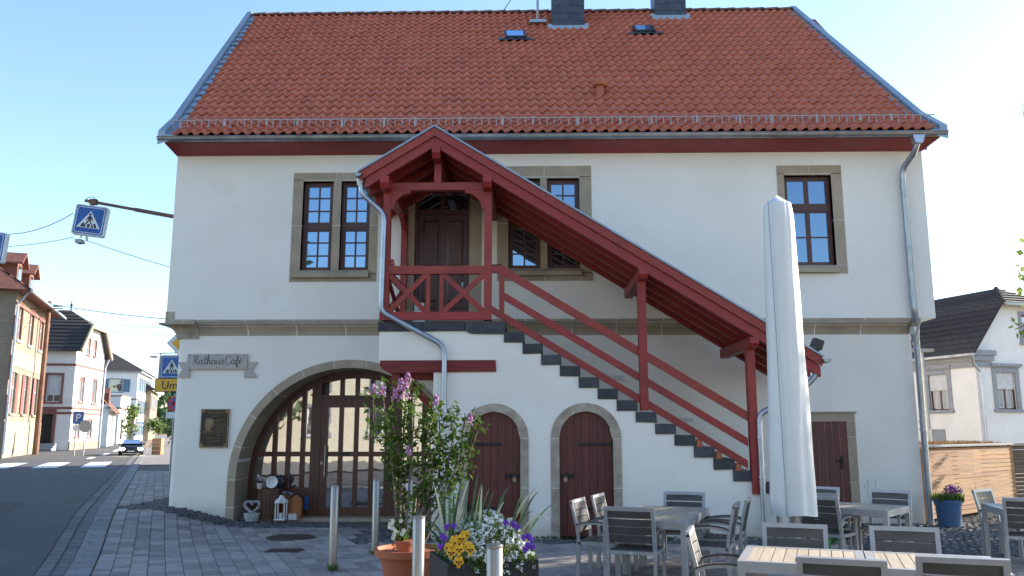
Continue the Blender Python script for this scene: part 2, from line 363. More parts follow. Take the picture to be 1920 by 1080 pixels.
# covers in the paving
def cover(name, mb, label, cat): return tag(mb.build(name, pm(name + '_iron', (0.085, 0.062, 0.050), 0.7, 0.3, c2=(0.05, 0.038, 0.032), scale=14, bump=0.5, bscale=60)), label, cat)
c = G(545, 1008, 0.0); mb = MB()
for r0, h in ((0.40, 0.012), (0.33, 0.020)): mb.lathe([(r0, -0.02), (r0, h - .004), (r0 - 0.01, h)], c, 28)
for k in range(6): mb.box(c.x - 0.27, c.x + 0.27, c.y - 0.25 + k * 0.09, c.y - 0.22 + k * 0.09, 0.018, 0.026)
cover('manhole_cover', mb, 'round rusty manhole cover in the paving before the glazed gate', 'manhole cover')
c = G(533, 1033, 0.0); mb = MB().box(c.x - .25, c.x + .25, c.y - .16, c.y + .16, -0.02, 0.010)
for k in range(5): mb.box(c.x - .22, c.x + .22, c.y - .13 + k * .058, c.y - .10 + k * .058, 0.008, 0.018)
cover('drain_cover', mb, 'small rectangular iron cover in the paving nearer than the round one', 'drain cover')

# ================================================================ town hall
TH = empty('town_hall', (0.3, 0, 0), 'white plastered town hall with red tiled roof and stone window surrounds', 'town hall')
GX0, GX1, GY = -7.04, 7.50, 0.25          # ground floor
UX0, UX1, UZ0, UZ1 = -7.19, 7.90, 3.88, 7.32
ZB0 = 3.58                                # lower edge of the corbel band
# gate arch
AC, AZ, AR, AI = U(650, 900, GY).x, 0.78, 2.33, 2.17
# upper floor windows in plane y=0: outer stone rect, casement rects
def zy(y, Y=0.0): return U(960, y, Y).z
W1 = dict(o=(U(547, 425, 0).x, U(708, 425, 0).x, zy(527), zy(322)), c=[(U(566, 420, 0).x, U(623, 420, 0).x), (U(638, 420, 0).x, U(693, 420, 0).x)], z=(zy(506), zy(338)), name='leaded')
W2 = dict(o=(U(932, 425, 0).x, U(1110, 425, 0).x, zy(527), zy(312)), c=[(U(953, 420, 0).x, U(1013, 420, 0).x), (U(1026, 420, 0).x, U(1087, 420, 0).x)], z=(zy(504), zy(335)))
W3 = dict(o=(U(1461, 414, 0).x, U(1583, 414, 0).x, zy(515), zy(314)), c=[(U(1474, 414, 0).x, U(1563, 414, 0).x)], z=(zy(500), zy(332)))
DX0, DX1, DZ0, DZ1 = U(777, 480, 0).x, U(880, 480, 0).x, 3.58, zy(357)
wh = [(c0, c1, K(w['z'][0]), K(w['z'][1]), 1) for w in (W1, W2, W3) for c0, c1 in w['c']] + [(DX0, DX1, K(3.0), K(DZ1), 1)]
mb = MB(); slab(mb, UX0, UX1, K(UZ0 - 0.0), K(UZ1), 0.0, 0.16, [h for h in wh if h[2](0) > 3.9] + [(DX0, DX1, K(UZ0), K(DZ1), 1)], extra=[UX0 + i for i in range(1, 15)])
mb.quad((UX0, 0, UZ0), (UX0, 12, UZ0), (UX0, 12, UZ1), (UX0, 0, UZ1)); mb.quad((UX1, 0, UZ0), (UX1, 12, UZ0), (UX1, 12, UZ1), (UX1, 0, UZ1))
mb.quad((UX0, 12, 0), (UX1, 12, 0), (UX1, 12, UZ1), (UX0, 12, UZ1))
for x in (UX0, UX1): mb.add([(x, 0, UZ1), (x, 12, UZ1), (x, 5.6, 13.05)], [(0, 1, 2)])
mb.build('upper_wall', plaster, TH)
# ground floor with a rounded left corner
RD = (U(1531, 880, GY).x, U(1592, 880, GY).x, 0.0, zy(790, GY))
mb = MB(); CR = 0.14; cx, cy = GX0 + CR, GY + CR
slab(mb, cx, GX1, lambda x: gz(x, 0) - 0.1, K(ZB0 + 0.02), GY, 0.85, [(AC - AI - .03, AC + AI + .03, lambda x: -0.1, arc(AC, AZ, AI + .03), 36)], extra=[cx + i * .5 for i in range(1, 27)])
pr = [(cx - CR * math.sin(R(a)), cy - CR * math.cos(R(a))) for a in range(0, 91, 9)] + [(GX0, 12)]
for (xa, ya), (xb, yb) in zip(pr, pr[1:]): mb.quad((xa, ya, -0.1), (xb, yb, -0.1), (xb, yb, ZB0 + 0.3), (xa, ya, ZB0 + 0.3))
mb.quad((GX1, GY, -0.1), (GX1, 12, -0.1), (GX1, 12, ZB0 + 0.3), (GX1, GY, ZB0 + 0.3))
mb.build('ground_floor_wall', plaster, TH, smooth=True)
# unseen block behind the hall, added to cast shade on the street
bx('rear_shade_wall', plaster, TH, -6.9, 7.0, 12.02, 25, -0.1, 7.2)
MB().prism([(-7.2, 7.2), (7.3, 7.2), (0.05, 13.0)], 'y', 12.05, 25.3).build('rear_shade_roof', ridge_m, TH)
# corbel band: cavetto stones with white joints
def cav(y0, y1, z0, z1, n=6):
    pts = [(y1, z0)]
    for i in range(1, n + 1):
        t = i / n * math.pi / 2; pts.append((y1 - (y1 - y0) * (1 - math.cos(t)), z0 + (z1 - z0) * 0.86 * math.sin(t)))
    return pts + [(y0, z1), (y1 + 0.02, z1)]
joints = [U(x, 615, 0.05).x for x in (368, 460, 552, 645, 737, 830, 905, 985, 1073, 1157, 1243, 1335, 1430, 1533, 1620)] + [7.45]
bp = cav(-0.012, GY, ZB0 + 0.012, UZ0 + 0.006)
for a, b in zip(joints, joints[1:]): MB().prism(bp, 'x', a + 0.009, b - 0.009).build('band_stone', stone, TH)
MB().prism(cav(0.0, GY, ZB0 + 0.014, UZ0), 'x', joints[0] - 0.0, 7.44).build('band_mortar', mortar, TH)
# left corner corbel and right return of the overhang
mb = MB(); NB = 8; xa = joints[0] - 0.009
for i in range(NB):
    t0, t1 = i / NB, (i + 1) / NB; f = lambda t: 0.30 * (1 - math.sqrt(max(0, 1 - t * t)))
    o0, o1 = f(t0), f(t1); z0 = ZB0 - 0.05 + (UZ0 - ZB0) * t0; z1 = ZB0 - 0.05 + (UZ0 - ZB0) * t1
    mb.box(GX0 - 0.01 - o1 * 0.93, xa, GY - 0.012 - o1 * 0.86, 1.2, z0, z1 + 0.0005)
mb.box(UX0 - 0.012, UX0 + 0.16, -0.014, 0.4, UZ0 - 0.05, UZ0 + 0.17); mb.box(UX0 + 0.165, xa, -0.016, 0.38, UZ0 - 0.06, UZ0 + 0.012)
mb.build('corner_corbel', oldstone, TH)
mb = MB()
pf = [(GX1 - 0.02, ZB0)] + [(GX1 + (UX1 - GX1) * (1 - math.cos(i / 6 * math.pi / 2)), ZB0 + (UZ0 - ZB0) * math.sin(i / 6 * math.pi / 2)) for i in range(1, 7)] + [(GX1 - 0.02, UZ0 + 0.01)]
mb.prism(pf, 'y', 0.02, 12); mb.build('band_return', plaster, TH)
bx('band_stone', stone, TH, 7.452, 7.60, -0.012, 0.3, UZ0 - 0.13, UZ0 + 0.006)

# ---- windows
def window(w, rows, label=None, transom=True, sill=True):
    x0, x1, z0, z1 = w['o']; cz0, cz1 = w['z']
    p = empty('window', ((x0 + x1) / 2, 0, z0)); p.parent = TH; WL[p.name] = Vector(((x0 + x1) / 2, 0, z0)); p.location = WL[p.name] - wloc(TH)
    ca_, cb = w['c'][0][0], w['c'][-1][1]; yf = -0.012; g = 0.006; xm = (x0 + x1) / 2; zm = cz0 + (cz1 - cz0) * 0.5
    S = lambda *a: MB().box(*a).build('surround_stone', stone, p)
    zl = [z0 + 0.165, zm, cz1 + 0.03]
    for xa, xb in ((x0, ca_), (cb, x1)):
        S(xa, xb, yf, 0.15, zl[0] + g, zl[1] - g); S(xa, xb, yf, 0.15, zl[1] + g, zl[2] - g)
    S(x0, xm - g, yf, 0.15, zl[2] + g, z1); S(xm + g, x1, yf, 0.15, zl[2] + g, z1)
    S(x0, xm - g, yf, 0.15, z0, zl[0] - g); S(xm + g, x1, yf, 0.15, z0, zl[0] - g)
    for xa, xb in ((ca_, cb),):
        S(xa, xb, yf + .004, 0.14, cz1, zl[2] - g)
    MB().box(x0 + .003, ca_ - .003, -0.004, 0.1, z0 + .003, z1 - .003).box(cb + .003, x1 - .003, -0.004, 0.1, z0 + .003, z1 - .003).box(x0 + .003, x1 - .003, -0.004, 0.1, cz1 + .003, z1 - .003).box(x0 + .003, x1 - .003, -0.004, 0.1, z0 + .003, cz0 - .003).build('mortar_joint', mortar, p)
    if len(w['c']) == 2:
        a, b = w['c'][0][1], w['c'][1][0]
        S(a, b, yf + .006, 0.15, cz0, zm - g); S(a, b, yf + .006, 0.15, zm + g, cz1)
        MB().box(a + .003, b - .003, .002, .14, cz0, cz1).build('mortar_joint', mortar, p)
    if sill: MB().prism([(-0.11, cz0 - 0.15), (0.10, cz0 - 0.15), (0.10, cz0 + 0.004), (-0.02, cz0 + 0.004), (-0.11, cz0 - 0.07)], 'x', ca_ - 0.16, cb + 0.02).build('sill', stone, p)
    for a, b in w['c']:
        fr = MB(); t = 0.055; ya, yb = 0.105, 0.15
        fr.box(a + .002, a + t, ya, yb, cz0, cz1).box(b - t, b - .002, ya, yb, cz0, cz1).box(a + t, b - t, ya, yb, cz0, cz0 + t).box(a + t, b - t, ya, yb, cz1 - t, cz1)
        zt = cz0 + (cz1 - cz0) * (0.5 if rows[0] == rows[1] else 0.645)
        fr.box(a + t, b - t, ya - .004, yb, zt - 0.06, zt + 0.06)
        fr.build('frame', brown, p)
        for (za, zb, n) in ((cz0 + t, zt - 0.06, rows[0]), (zt + 0.06, cz1 - t, rows[1])):
            xa, xb = a + t, b - t; sb = MB(); s = 0.035
            sb.box(xa + .001, xa + s, ya + .008, yb, za + .001, zb - .001).box(xb - s, xb - .001, ya + .008, yb, za + .001, zb - .001).box(xa + s, xb - s, ya + .008, yb, za + .001, za + s).box(xa + s, xb - s, ya + .008, yb, zb - s, zb - .001)
            m = (xa + xb) / 2; br = 0.016 if len(w['c']) == 2 else 0.045
            sb.box(m - br, m + br, ya + .012, yb, za + s, zb - s)
            for k in range(1, n):
                zz = za + (zb - za) * k / n; sb.box(xa + s, m - br, ya + .014, yb, zz - .014, zz + .014).box(m + br, xb - s, ya + .014, yb, zz - .014, zz + .014)
            sb.build('sash', brown, p)
            for ix in range(2):
                for k in range(n):
                    pa, pb = (xa + s, m - br) if ix == 0 else (m + br, xb - s)
                    q = MB().box(pa - .004, pb + .004, 0.132 , 0.140, za + (zb - za) * k / n + .005, za + (zb - za) * (k + 1) / n - .005)
                    dz = random.uniform(-.002, .002); q.v = [(x, y + (dz if z > za + (zb - za) * (k + .5) / n else 0), z) for x, y, z in q.v]
                    q.build('pane', glass, p)
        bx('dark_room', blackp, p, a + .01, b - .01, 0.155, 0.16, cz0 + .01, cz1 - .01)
    return p
window(W1, (3, 3)); window(W2, (3, 3)); window(W3, (2, 1))

# ---- upstairs door
d = empty('landing_door', (DX0, 0, 3.55)); d.parent = TH; WL[d.name] = Vector((DX0, 0, 3.55)); d.location = WL[d.name] - wloc(TH)
sw = 0.24
for a, b in ((DX0 - sw, DX0), (DX1, DX1 + sw)): bx('surround_stone', stone, d, a, b, -0.014, 0.15, 3.56, DZ1 + 0.02)
bx('surround_stone', stone, d, DX0 - sw, DX1 + sw, -0.014, 0.15, DZ1 + 0.022, DZ1 + 0.22)
mb = MB(); t = 0.06; ya, yb = 0.08, 0.15; zt = DZ1 - 0.42
mb.box(DX0, DX0 + t, ya, yb, 3.56, DZ1).box(DX1 - t, DX1, ya, yb, 3.56, DZ1).box(DX0 + t, DX1 - t, ya, yb, DZ1 - t, DZ1).box(DX0 + t, DX1 - t, ya, yb, zt - 0.05, zt + 0.05)
mm = (DX0 + DX1) / 2; mb.box(mm - .035, mm + .035, ya + .004, yb, zt + .05, DZ1 - t); mb.build('frame', brown, d)
for a, b in ((DX0 + t, mm - .035), (mm + .035, DX1 - t)): bx('pane', glass, d, a, b, 0.12, 0.128, zt + 0.05, DZ1 - t)
leaf = bx('door_leaf', brown, d, DX0 + t + .004, DX1 - t - .004, 0.115, 0.15, 3.57, zt - 0.055)
hx = (DX1 - DX0 - 2 * t) / 2
for i in range(2):
    for (za, zb) in ((3.70, 4.14), (4.24, 4.86), (4.96, zt - 0.17)):
        xa = DX0 + t + i * hx + 0.09; xb = xa + hx - 0.16
        q = MB().add([(xa, 0.113, za), (xb, 0.113, za), (xb, 0.113, zb), (xa, 0.113, zb), (xa + .04, 0.098, za + .04), (xb - .04, 0.098, za + .04), (xb - .04, 0.098, zb - .04), (xa + .04, 0.098, zb - .04)], [(0, 1, 5, 4), (1, 2, 6, 5), (2, 3, 7, 6), (3, 0, 4, 7), (4, 5, 6, 7)])
        q.build('door_panel', brown, d)
MB().box(DX1 - t - 0.10, DX1 - t - 0.065, 0.10, 0.114, 4.42, 4.64).tube([(DX1 - t - .083, 0.10, 4.55), (DX1 - t - .083, 0.06, 4.55), (DX1 - t - .19, 0.055, 4.55)], 0.010).build('door_handle', steel, d)

# ---- right ground floor door
d = empty('side_door', (RD[0], GY, 0)); d.parent = TH; WL[d.name] = Vector((RD[0], GY, 0)); d.location = WL[d.name] - wloc(TH)
x0, x1, z1 = RD[0] - 0.35, RD[1], RD[3]
for zz0, zz1 in ((0.0, 0.75), (0.762, 1.6), (1.612, z1)): bx('surround_stone', stone, d, x1, x1 + 0.17, GY - 0.02, GY + .1, zz0, zz1)
bx('surround_stone', stone, d, x0 - 0.17, x1 + 0.17, GY - 0.02, GY + .1, z1 + 0.01, z1 + 0.155); bx('surround_stone', stone, d, x0 - .17, x0, GY - .02, GY + .1, 0, z1)
bx('drip_board', stone, d, x0 - 0.19, x1 + 0.2, GY - 0.05, GY + .1, z1 + 0.157, z1 + 0.185)
n = 7
for i in range(n):
    w = (x1 - x0) / n; bx('door_plank', doorred, d, x0 + i * w + .003, x0 + (i + 1) * w - .003, GY - 0.008 + .002 * (i % 2), GY + .05, 0.03, z1)
MB().box(x1 - .16, x1 - .10, GY - .02, GY - .006, 1.0, 1.24).tube([(x1 - .13, GY - .02, 1.16), (x1 - .13, GY - .07, 1.16), (x1 - .26, GY - .07, 1.15)], 0.012).build('door_handle', black, d)

# ---- gate arch stones and glazed gate
mb_m = MB(); NA = 11
ang = [180 - 180 * i / NA for i in range(NA + 1)]
for a0, a1 in zip(ang, ang[1:]):
    s = MB(); n = 5; e = 0.16; inn = []; out = []
    for i in range(n + 1):
        t = R(a0 - e + (a1 - a0 + 2 * e) * i / n); inn.append((AC + AI * math.cos(t), AZ + AI * math.sin(t))); out.append((AC + AR * math.cos(t), AZ + AR * math.sin(t)))
    s.prism(inn + out[::-1], 'y', GY - 0.014, GY + 0.84); o = s.build('arch_stone', stone, TH)
for zz0, zz1 in ((0.02, 0.255), (0.267, AZ - .006)):
    for sx in (-1, 1):
        a, b = sorted((AC + sx * AI, AC + sx * AR)); bx('arch_stone', stone, TH, a, b, GY - 0.014, GY + .84, max(zz0, 0) - (0.02 if zz0 < .1 else 0), zz1)
inn = [(AC + (AI + .004) * math.cos(R(a)), AZ + (AI + .004) * math.sin(R(a))) for a in range(180, -1, -5)]; outp = [(AC + (AR - .004) * math.cos(R(a)), AZ + (AR - .004) * math.sin(R(a))) for a in range(180, -1, -5)]
for i in range(len(inn) - 1): mb_m.prism([inn[i], inn[i + 1], outp[i + 1], outp[i]], 'y', GY - 0.010, GY + 0.835)
for sx in (-1, 1):
    a, b = sorted((AC + sx * (AI + .004), AC + sx * (AR - .004))); mb_m.box(a, b, GY - .010, GY + .835, -.05, AZ)
mb_m.build('arch_mortar', mortar, TH)
gt = empty('glazed_gate', (AC, 1.05, 0)); gt.parent = TH; WL[gt.name] = Vector((AC, 1.05, 0)); gt.location = WL[gt.name] - wloc(TH)
YG = 1.04; hg = arc(AC, AZ, AI)
def gx(px): return U(px, 850, YG).x
zmid0, zmid1 = U(960, 856, YG).z, U(960, 847, YG).z; zd = U(960, 764, YG).z; zt0, zt1 = U(960, 741, YG).z, U(960, 713, YG).z; zb0, zb1 = U(960, 951, YG).z, U(960, 930, YG).z
ringm = MB(); ri = AI - 0.11
for i in range(0, 180, 6):
    q = [(AC + r * math.cos(R(a)), AZ + r * math.sin(R(a))) for r, a in ((ri, i), (AI + .03, i), (AI + .03, i + 6), (ri, i + 6))]; ringm.prism(q, 'y', YG - 0.05, YG + .05)
for sx in (-1, 1):
    a, b = sorted((AC + sx * ri, AC + sx * AI)); ringm.box(a, b, YG - .05, YG + .05, 0, AZ)
ringm.build('frame', brown, gt)
dl, dr = gx(592), 2 * AC - gx(592)       # door opening between the two posts
for x in (gx(592), 2 * AC - gx(592)): bx('post', brown, gt, x - .10, x + .05 + .05, YG - .07, YG + .05, 0.0, hg(x) - 0.04)
side = [gx(p) for p in (512, 520.5, 540.5, 567.5)]
for x in [gx(p) for p in (515, 540.5, 567.5)]:
    for xx in (x, 2 * AC - x): bx('mullion', brown, gt, xx - .045, xx + .045, YG - .045, YG + .04, 0.0, hg(xx) - .06)
for a, b in ((AC - ri, dl - .10), (dr + .10, AC + ri)):
    bx('rail', brown, gt, a, b, YG - .048, YG + .04, zmid0, zmid1); bx('rail', brown, gt, a, b, YG - .048, YG + .04, 0.02, U(960, 915, YG).z)
# side panes
edges = [AC - ri] + [gx(p) for p in (515, 540.5, 567.5)] + [dl - .10]
for a, b in zip(edges, edges[1:]):
    for mir in (0, 1):
        xa, xb = (a, b) if not mir else (2 * AC - b, 2 * AC - a)
        if xb - xa < .12: continue
        MB().box(xa, xb, YG, YG + .01, .3, (zmid0 + zmid1) / 2).build('pane', gateglass, gt)
        q = [(xa, (zmid0 + zmid1) / 2), (xb, (zmid0 + zmid1) / 2), (xb, hg(xb) - .08), ((xa + xb) / 2, hg((xa + xb) / 2) - .08), (xa, hg(xa) - .08)]
        MB().prism(q, 'y', YG, YG + .01).build('pane', gateglass, gt)
# door leaf
dlf = MB().box(dl + .10, dr - .10, YG - .055, YG + .03, 0.03, zb0).box(dl + .10, dr - .10, YG - .055, YG + .03, zd, zt0 - .07).box(dl + .10, dr - .10, YG - .0555, YG + .03, zmid0, zmid1).box(dl + .10, gx(613.6), YG - .0552, YG + .03, zb0, zd).box(2 * AC - gx(613.6), dr - .10, YG - .0552, YG + .03, zb0, zd).build('door_leaf', brown, gt)
pp = [gx(613.6), gx(629.7), gx(637.5), gx(654), gx(662), gx(679), gx(687), 2 * AC - gx(613.6)]
pw = (pp[7] - pp[0] - 3 * .085) / 4
for k in range(4):
    xa = pp[0] + k * (pw + .085)
    if k < 3: bx('mullion', brown, gt, xa + pw, xa + pw + .085, YG - .052, YG + .03, zb0, zd); bx('mullion', brown, gt, xa + pw, xa + pw + .085, YG - .052, YG + .03, zt0, hg(xa + pw) - .1)
    for za, zb in ((zb0, zmid0), (zmid1, zd)): bx('pane', gateglass, gt, xa - .003, xa + pw + .003, YG - .01, YG, za - .003, zb + .003)
    top = lambda x: hg(x) - 0.16
    MB().prism([(xa, zt0), (xa + pw, zt0), (xa + pw, top(xa + pw)), (xa, top(xa))], 'y', YG - .01, YG).build('pane', gateglass, gt)
bx('transom', brown, gt, dl + .10, dr - .10, YG - .06, YG + .03, zt0 - .065, zt0); MB().prism([(dl + .1, hg(dl + .1) - .18)] + [(x, hg(x) - .16) for x in rng(dl + .1, dr - .1, .2)] + [(x, hg(x) - .02) for x in rng(dl + .1, dr - .1, .2)[::-1]], 'y', YG - .054, YG + .03).build('frame', brown, gt)
x = gx(604); MB().tube([(x + .09, YG - .055, zmid1 + .05), (x + .09, YG - .12, zmid1 + .05)], .008).tube([(x + .09, YG - .055, zmid0 - .33), (x + .09, YG - .12, zmid0 - .33)], .008).tube([(x + .09, YG - .12, zmid1 + .12), (x + .09, YG - .12, zmid0 - .4)], .014).build('door_handle', steel, gt)
MB().lathe([(.03, -.01), (.03, .01)], (0, 0, 0), 12).xf(Matrix.Translation((x + .01, YG - .06, zmid0 - .13)) @ Matrix.Rotation(R(90), 4, 'X')).build('lock', steel, gt)
bx('push_plate', black, gt, gx(636), gx(655), YG - .062, YG - .05, zmid0 + .03, zmid0 + .07)
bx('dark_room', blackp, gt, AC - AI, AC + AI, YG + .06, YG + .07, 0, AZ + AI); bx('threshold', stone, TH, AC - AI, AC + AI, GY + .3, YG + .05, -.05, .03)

# ---- cornice, gutter
EX0, EX1 = -7.27, 8.06
cp = [(-0.50, 7.40, 0), (-0.50, 7.37, 0), (-0.04, 7.265, 1), (0.02, 7.265, 1), (0.02, 7.42, 1)]
mb = MB(); mb.add([(EX0 + .02 + k * (UX0 - EX0 - .03), y, z) for y, z, k in cp] + [(EX1 - .02 - k * (EX1 - UX1 - .03), y, z) for y, z, k in cp], [(0, 1, 2, 3, 4), (9, 8, 7, 6, 5)] + [(i, (i + 1) % 5, (i + 1) % 5 + 5, i + 5) for i in range(5)])
mb.build('cornice_board', redwood, TH)
for s, xx in ((1, UX1), (-1, UX0)):
    a, b = (xx, EX1 - .03) if s > 0 else (EX0 + .03, xx); MB().prism([(0.02, 7.30), (0.02, 7.46), (5.6, 13.06), (5.6, 12.88)], 'x', a, b).build('verge_board', redwood, TH)
gm = MB(); r = 0.085; gy, gzz = -0.60, 7.44; n = 8; prof = [(gy + r * math.cos(math.pi + math.pi * i / n), gzz + r * math.sin(math.pi + math.pi * i / n)) for i in range(n + 1)]
prof2 = [(gy + (r - .008) * math.cos(2 * math.pi - math.pi * i / n), gzz + (r - .008) * math.sin(2 * math.pi - math.pi * i / n)) for i in range(n + 1)]
gm.prism(prof + prof2, 'x', EX0 - .06, EX1 + .06); gm.tube([(EX0 - .06, gy - r, gzz), (EX1 + .06, gy - r, gzz)], 0.014, 6)
gut = gm.build('gutter', guttr, TH, smooth=True)
px = EX0 + 0.3
while px < EX1:
    MB().prism([(gy + (r + .006) * math.cos(a), gzz + (r + .006) * math.sin(a)) for a in [math.pi + math.pi * i / n for i in range(n + 1)]] + [(gy + (r - .004) * math.cos(a), gzz + (r - .004) * math.sin(a)) for a in [2 * math.pi - math.pi * i / n for i in range(n + 1)]], 'x', px, px + .03).build('gutter_bracket', guttr, TH); px += 0.72
# ---- downpipe on the right
mp = MB(); X = 7.44
mp.tube([(X + .12, -.56, 7.37), (X + .12, -.54, 7.22), (X + .10, -.40, 7.06), (X + .02, -.16, 6.90), (X, -.10, 6.75), (X, -.10, 4.1), (X + .02, -.09, 3.95), (X + .10, .08, 3.72), (X + .11, .13, 3.55), (X + .10, .13, 0.0)], 0.058, 12)
pipe = mp.build('downpipe', zinc, TH, smooth=True)
MB().prism([(X - .02, 7.45), (X + .26, 7.45), (X + .19, 7.22), (X + .05, 7.22)], 'y', -.66, -.52).build('rain_hopper', zinc, TH)
for zz, yy, xo in ((6.5, -.10, 0), (5.3, -.10, 0), (4.3, -.10, 0), (3.3, .13, .10), (1.9, .13, .10), (1.75, .13, .10), (0.5, .13, .10)): MB().lathe([(.068, -.02), (.068, .02)], (X + xo, yy, zz), 12).build('pipe_clip', zinc, TH)

# ---- roof
A0 = Vector((0, -0.62, 7.47)); A1 = Vector((0, 0.10, 8.02)); A2 = Vector((0, 5.5, 13.26))
SK = -0.63                                  # the ridge lies a little left of the eaves
def skew(y): return SK * (y + 0.62) / 6.12
roof = MB()
for a, b in ((A0, A1), (A1, A2)):
    roof.quad((EX0 + skew(a.y), a.y, a.z - .06), (EX1 + skew(a.y), a.y, a.z - .06), (EX1 + skew(b.y), b.y, b.z - .06), (EX0 + skew(b.y), b.y, b.z - .06))
roof.quad((EX0 + SK, 5.5, 13.2), (EX1 + SK, 5.5, 13.2), (EX1, 12.5, 7.3), (EX0, 12.5, 7.3))
RF = roof.build('roof', ridge_m, TH)
tw = 0.2045; prof = [(0, .027), (.10, .009), (.26, 0), (.46, .011), (.62, .034), (.76, .054), (.87, .058), (.95, .042), (1.03, .020)]
def tilemesh(g):
    mb = MB(); n = len(prof); vs = []
    for v, dz in ((-0.01, .052), (g + .05, .004)):
        for t, h in prof: vs.append((t * tw, v, h + dz))
    for t, h in prof: vs.append((t * tw, -0.01, h + .020))
    mb.add(vs, [(i, i + 1, n + i + 1, n + i) for i in range(n - 1)] + [(2 * n + i, 2 * n + i + 1, i + 1, i) for i in range(n - 1)]); return mb
NC = 73; x_start = EX0 + 0.23; rt = random.Random(3)
def rows(a, b, nrow, n_start, keepn):
    d = b - a; g = d.length / nrow; es = Vector((skew(b.y) - skew(a.y), d.y, d.z)).normalized(); ex = Vector((1, 0, 0)); en = ex.cross(es).normalized(); it = []
    exx = es.cross(en)
    for j in range(nrow):
        for i in range(NC):
            p = a + d * (j / nrow); p = Vector((x_start + i * tw + skew(p.y), p.y, p.z)) + en * rt.uniform(-.003, .004)
            M = frame_m(p, exx, es, en) @ Matrix.Rotation(rt.uniform(-.010, .010), 4, 'Z') @ Matrix.Rotation(rt.uniform(-.012, .012), 4, 'X'); it.append((j * 1000 + abs(i - 36), M))
    sk_set = []
    scatter(it, tilemesh(g), 'roof_tile', tile_m, RF, keepn, 'roof_tile_field')
    return es, en
rows(A0, A1, 3, 0, 219); es, en = rows(A1, A2, 22, 3, 73)
def on_roof(x, s, h=0.0):                   # point s metres up the main slope
    d = (A2 - A1).normalized(); p = A1 + d * s; n = Vector((0, -d.z, d.y)); q = p + n * h; return Vector((x + skew(p.y), q.y, q.z))
L2 = (A2 - A1).length
for i in range(38):                         # ridge caps
    xa = EX0 + SK + 0.10 + i * 0.398; q = []
    for k in range(7):
        t = math.pi * (0.08 + 0.84 * k / 6); q.append((5.52 + .16 * math.cos(t), 13.20 + .155 * math.sin(t)))
    m1 = MB(); vs = [(xa, y, z) for y, z in q] + [(xa + .42, y, z + .018 * 0) for y, z in q]
    vs = [(xa, 5.52 + (y - 5.52) * 1.0, z - 0.0) for y, z in q] + [(xa + .42, 5.52 + (y - 5.52) * 1.14, z + .022) for y, z in q]
    m1.add(vs, [(k, k + 1, k + 8, k + 7) for k in range(6)] + [tuple(range(7, 14))]); m1.build('ridge_tile', ridge_m, RF)
# verge flashings in zinc, with stepped soakers between tiles and verge
for s in (-1, 1):
    X0 = EX0 if s < 0 else EX1
    def V(p, o, h): return Vector((X0 + skew(p.y) + s * o, p.y, p.z + h))
    m1 = MB()
    for a, b in ((A0 + Vector((0, -.03, -.02)), A1), (A1, A2 + Vector((0, .05, .05)))):
        pr_ = [(0.06, -.16), (0.06, .13), (-.08, .13), (-.09, .04), (-.26, .03), (-.26, -.05)]
        vs = [V(a, o, h) for o, h in pr_] + [V(b, o, h) for o, h in pr_]; n = len(pr_)
        m1.add(vs, [(i, (i + 1) % n, (i + 1) % n + n, i + n) for i in range(n)] + [tuple(range(n)), tuple(range(2 * n - 1, n - 1, -1))])
    m1.build('verge_flashing', zincroof, RF)
    for j in range(21):
        c = on_roof(X0 - s * 0.20, (j + .1) * L2 / 22, .075); e = on_roof(X0 - s * 0.20, (j + 1.0) * L2 / 22, .05); w = rt.uniform(.06, .14)
        MB().quad(c + Vector((-w * .5 - .03, 0, 0)), c + Vector((w * .5 + .03, 0, .0)), e + Vector((w * .3, 0, 0)), e + Vector((-w * .5, 0, 0))).build('soaker', zincroof, RF)
# snow guard
sg = MB(); yb = 0.02; zb_, zt_ = 7.98 + .10, 7.98 + .40
xs0, xs1 = EX0 + .05, EX1 - .25
yb = -0.36; zb_ = U(960, 243, yb).z; zt_ = U(960, 221, yb).z
for z in (zb_, zt_): sg.box(xs0, xs1 + .25, yb - .008, yb + .008, z - .009, z + .009)
x = xs0 + .05
while x < xs1 + .22: sg.box(x - .007, x + .007, yb - .005, yb + .005, zb_, zt_); x += 0.145
sg.build('snow_guard_rail', galv, RF)
x = xs0 + .2; k = 0
while x < xs1 + .1:
    MB().box(x - .02, x + .02, yb + .005, yb + .02, 7.66, zt_ + .03).bar((x, yb + .01, 7.70), (x, yb + .40, 8.03), .03, .012).build('snow_guard_bracket', galv, RF); x += (0.90, 0.85, 0.62)[k % 3]; k += 1
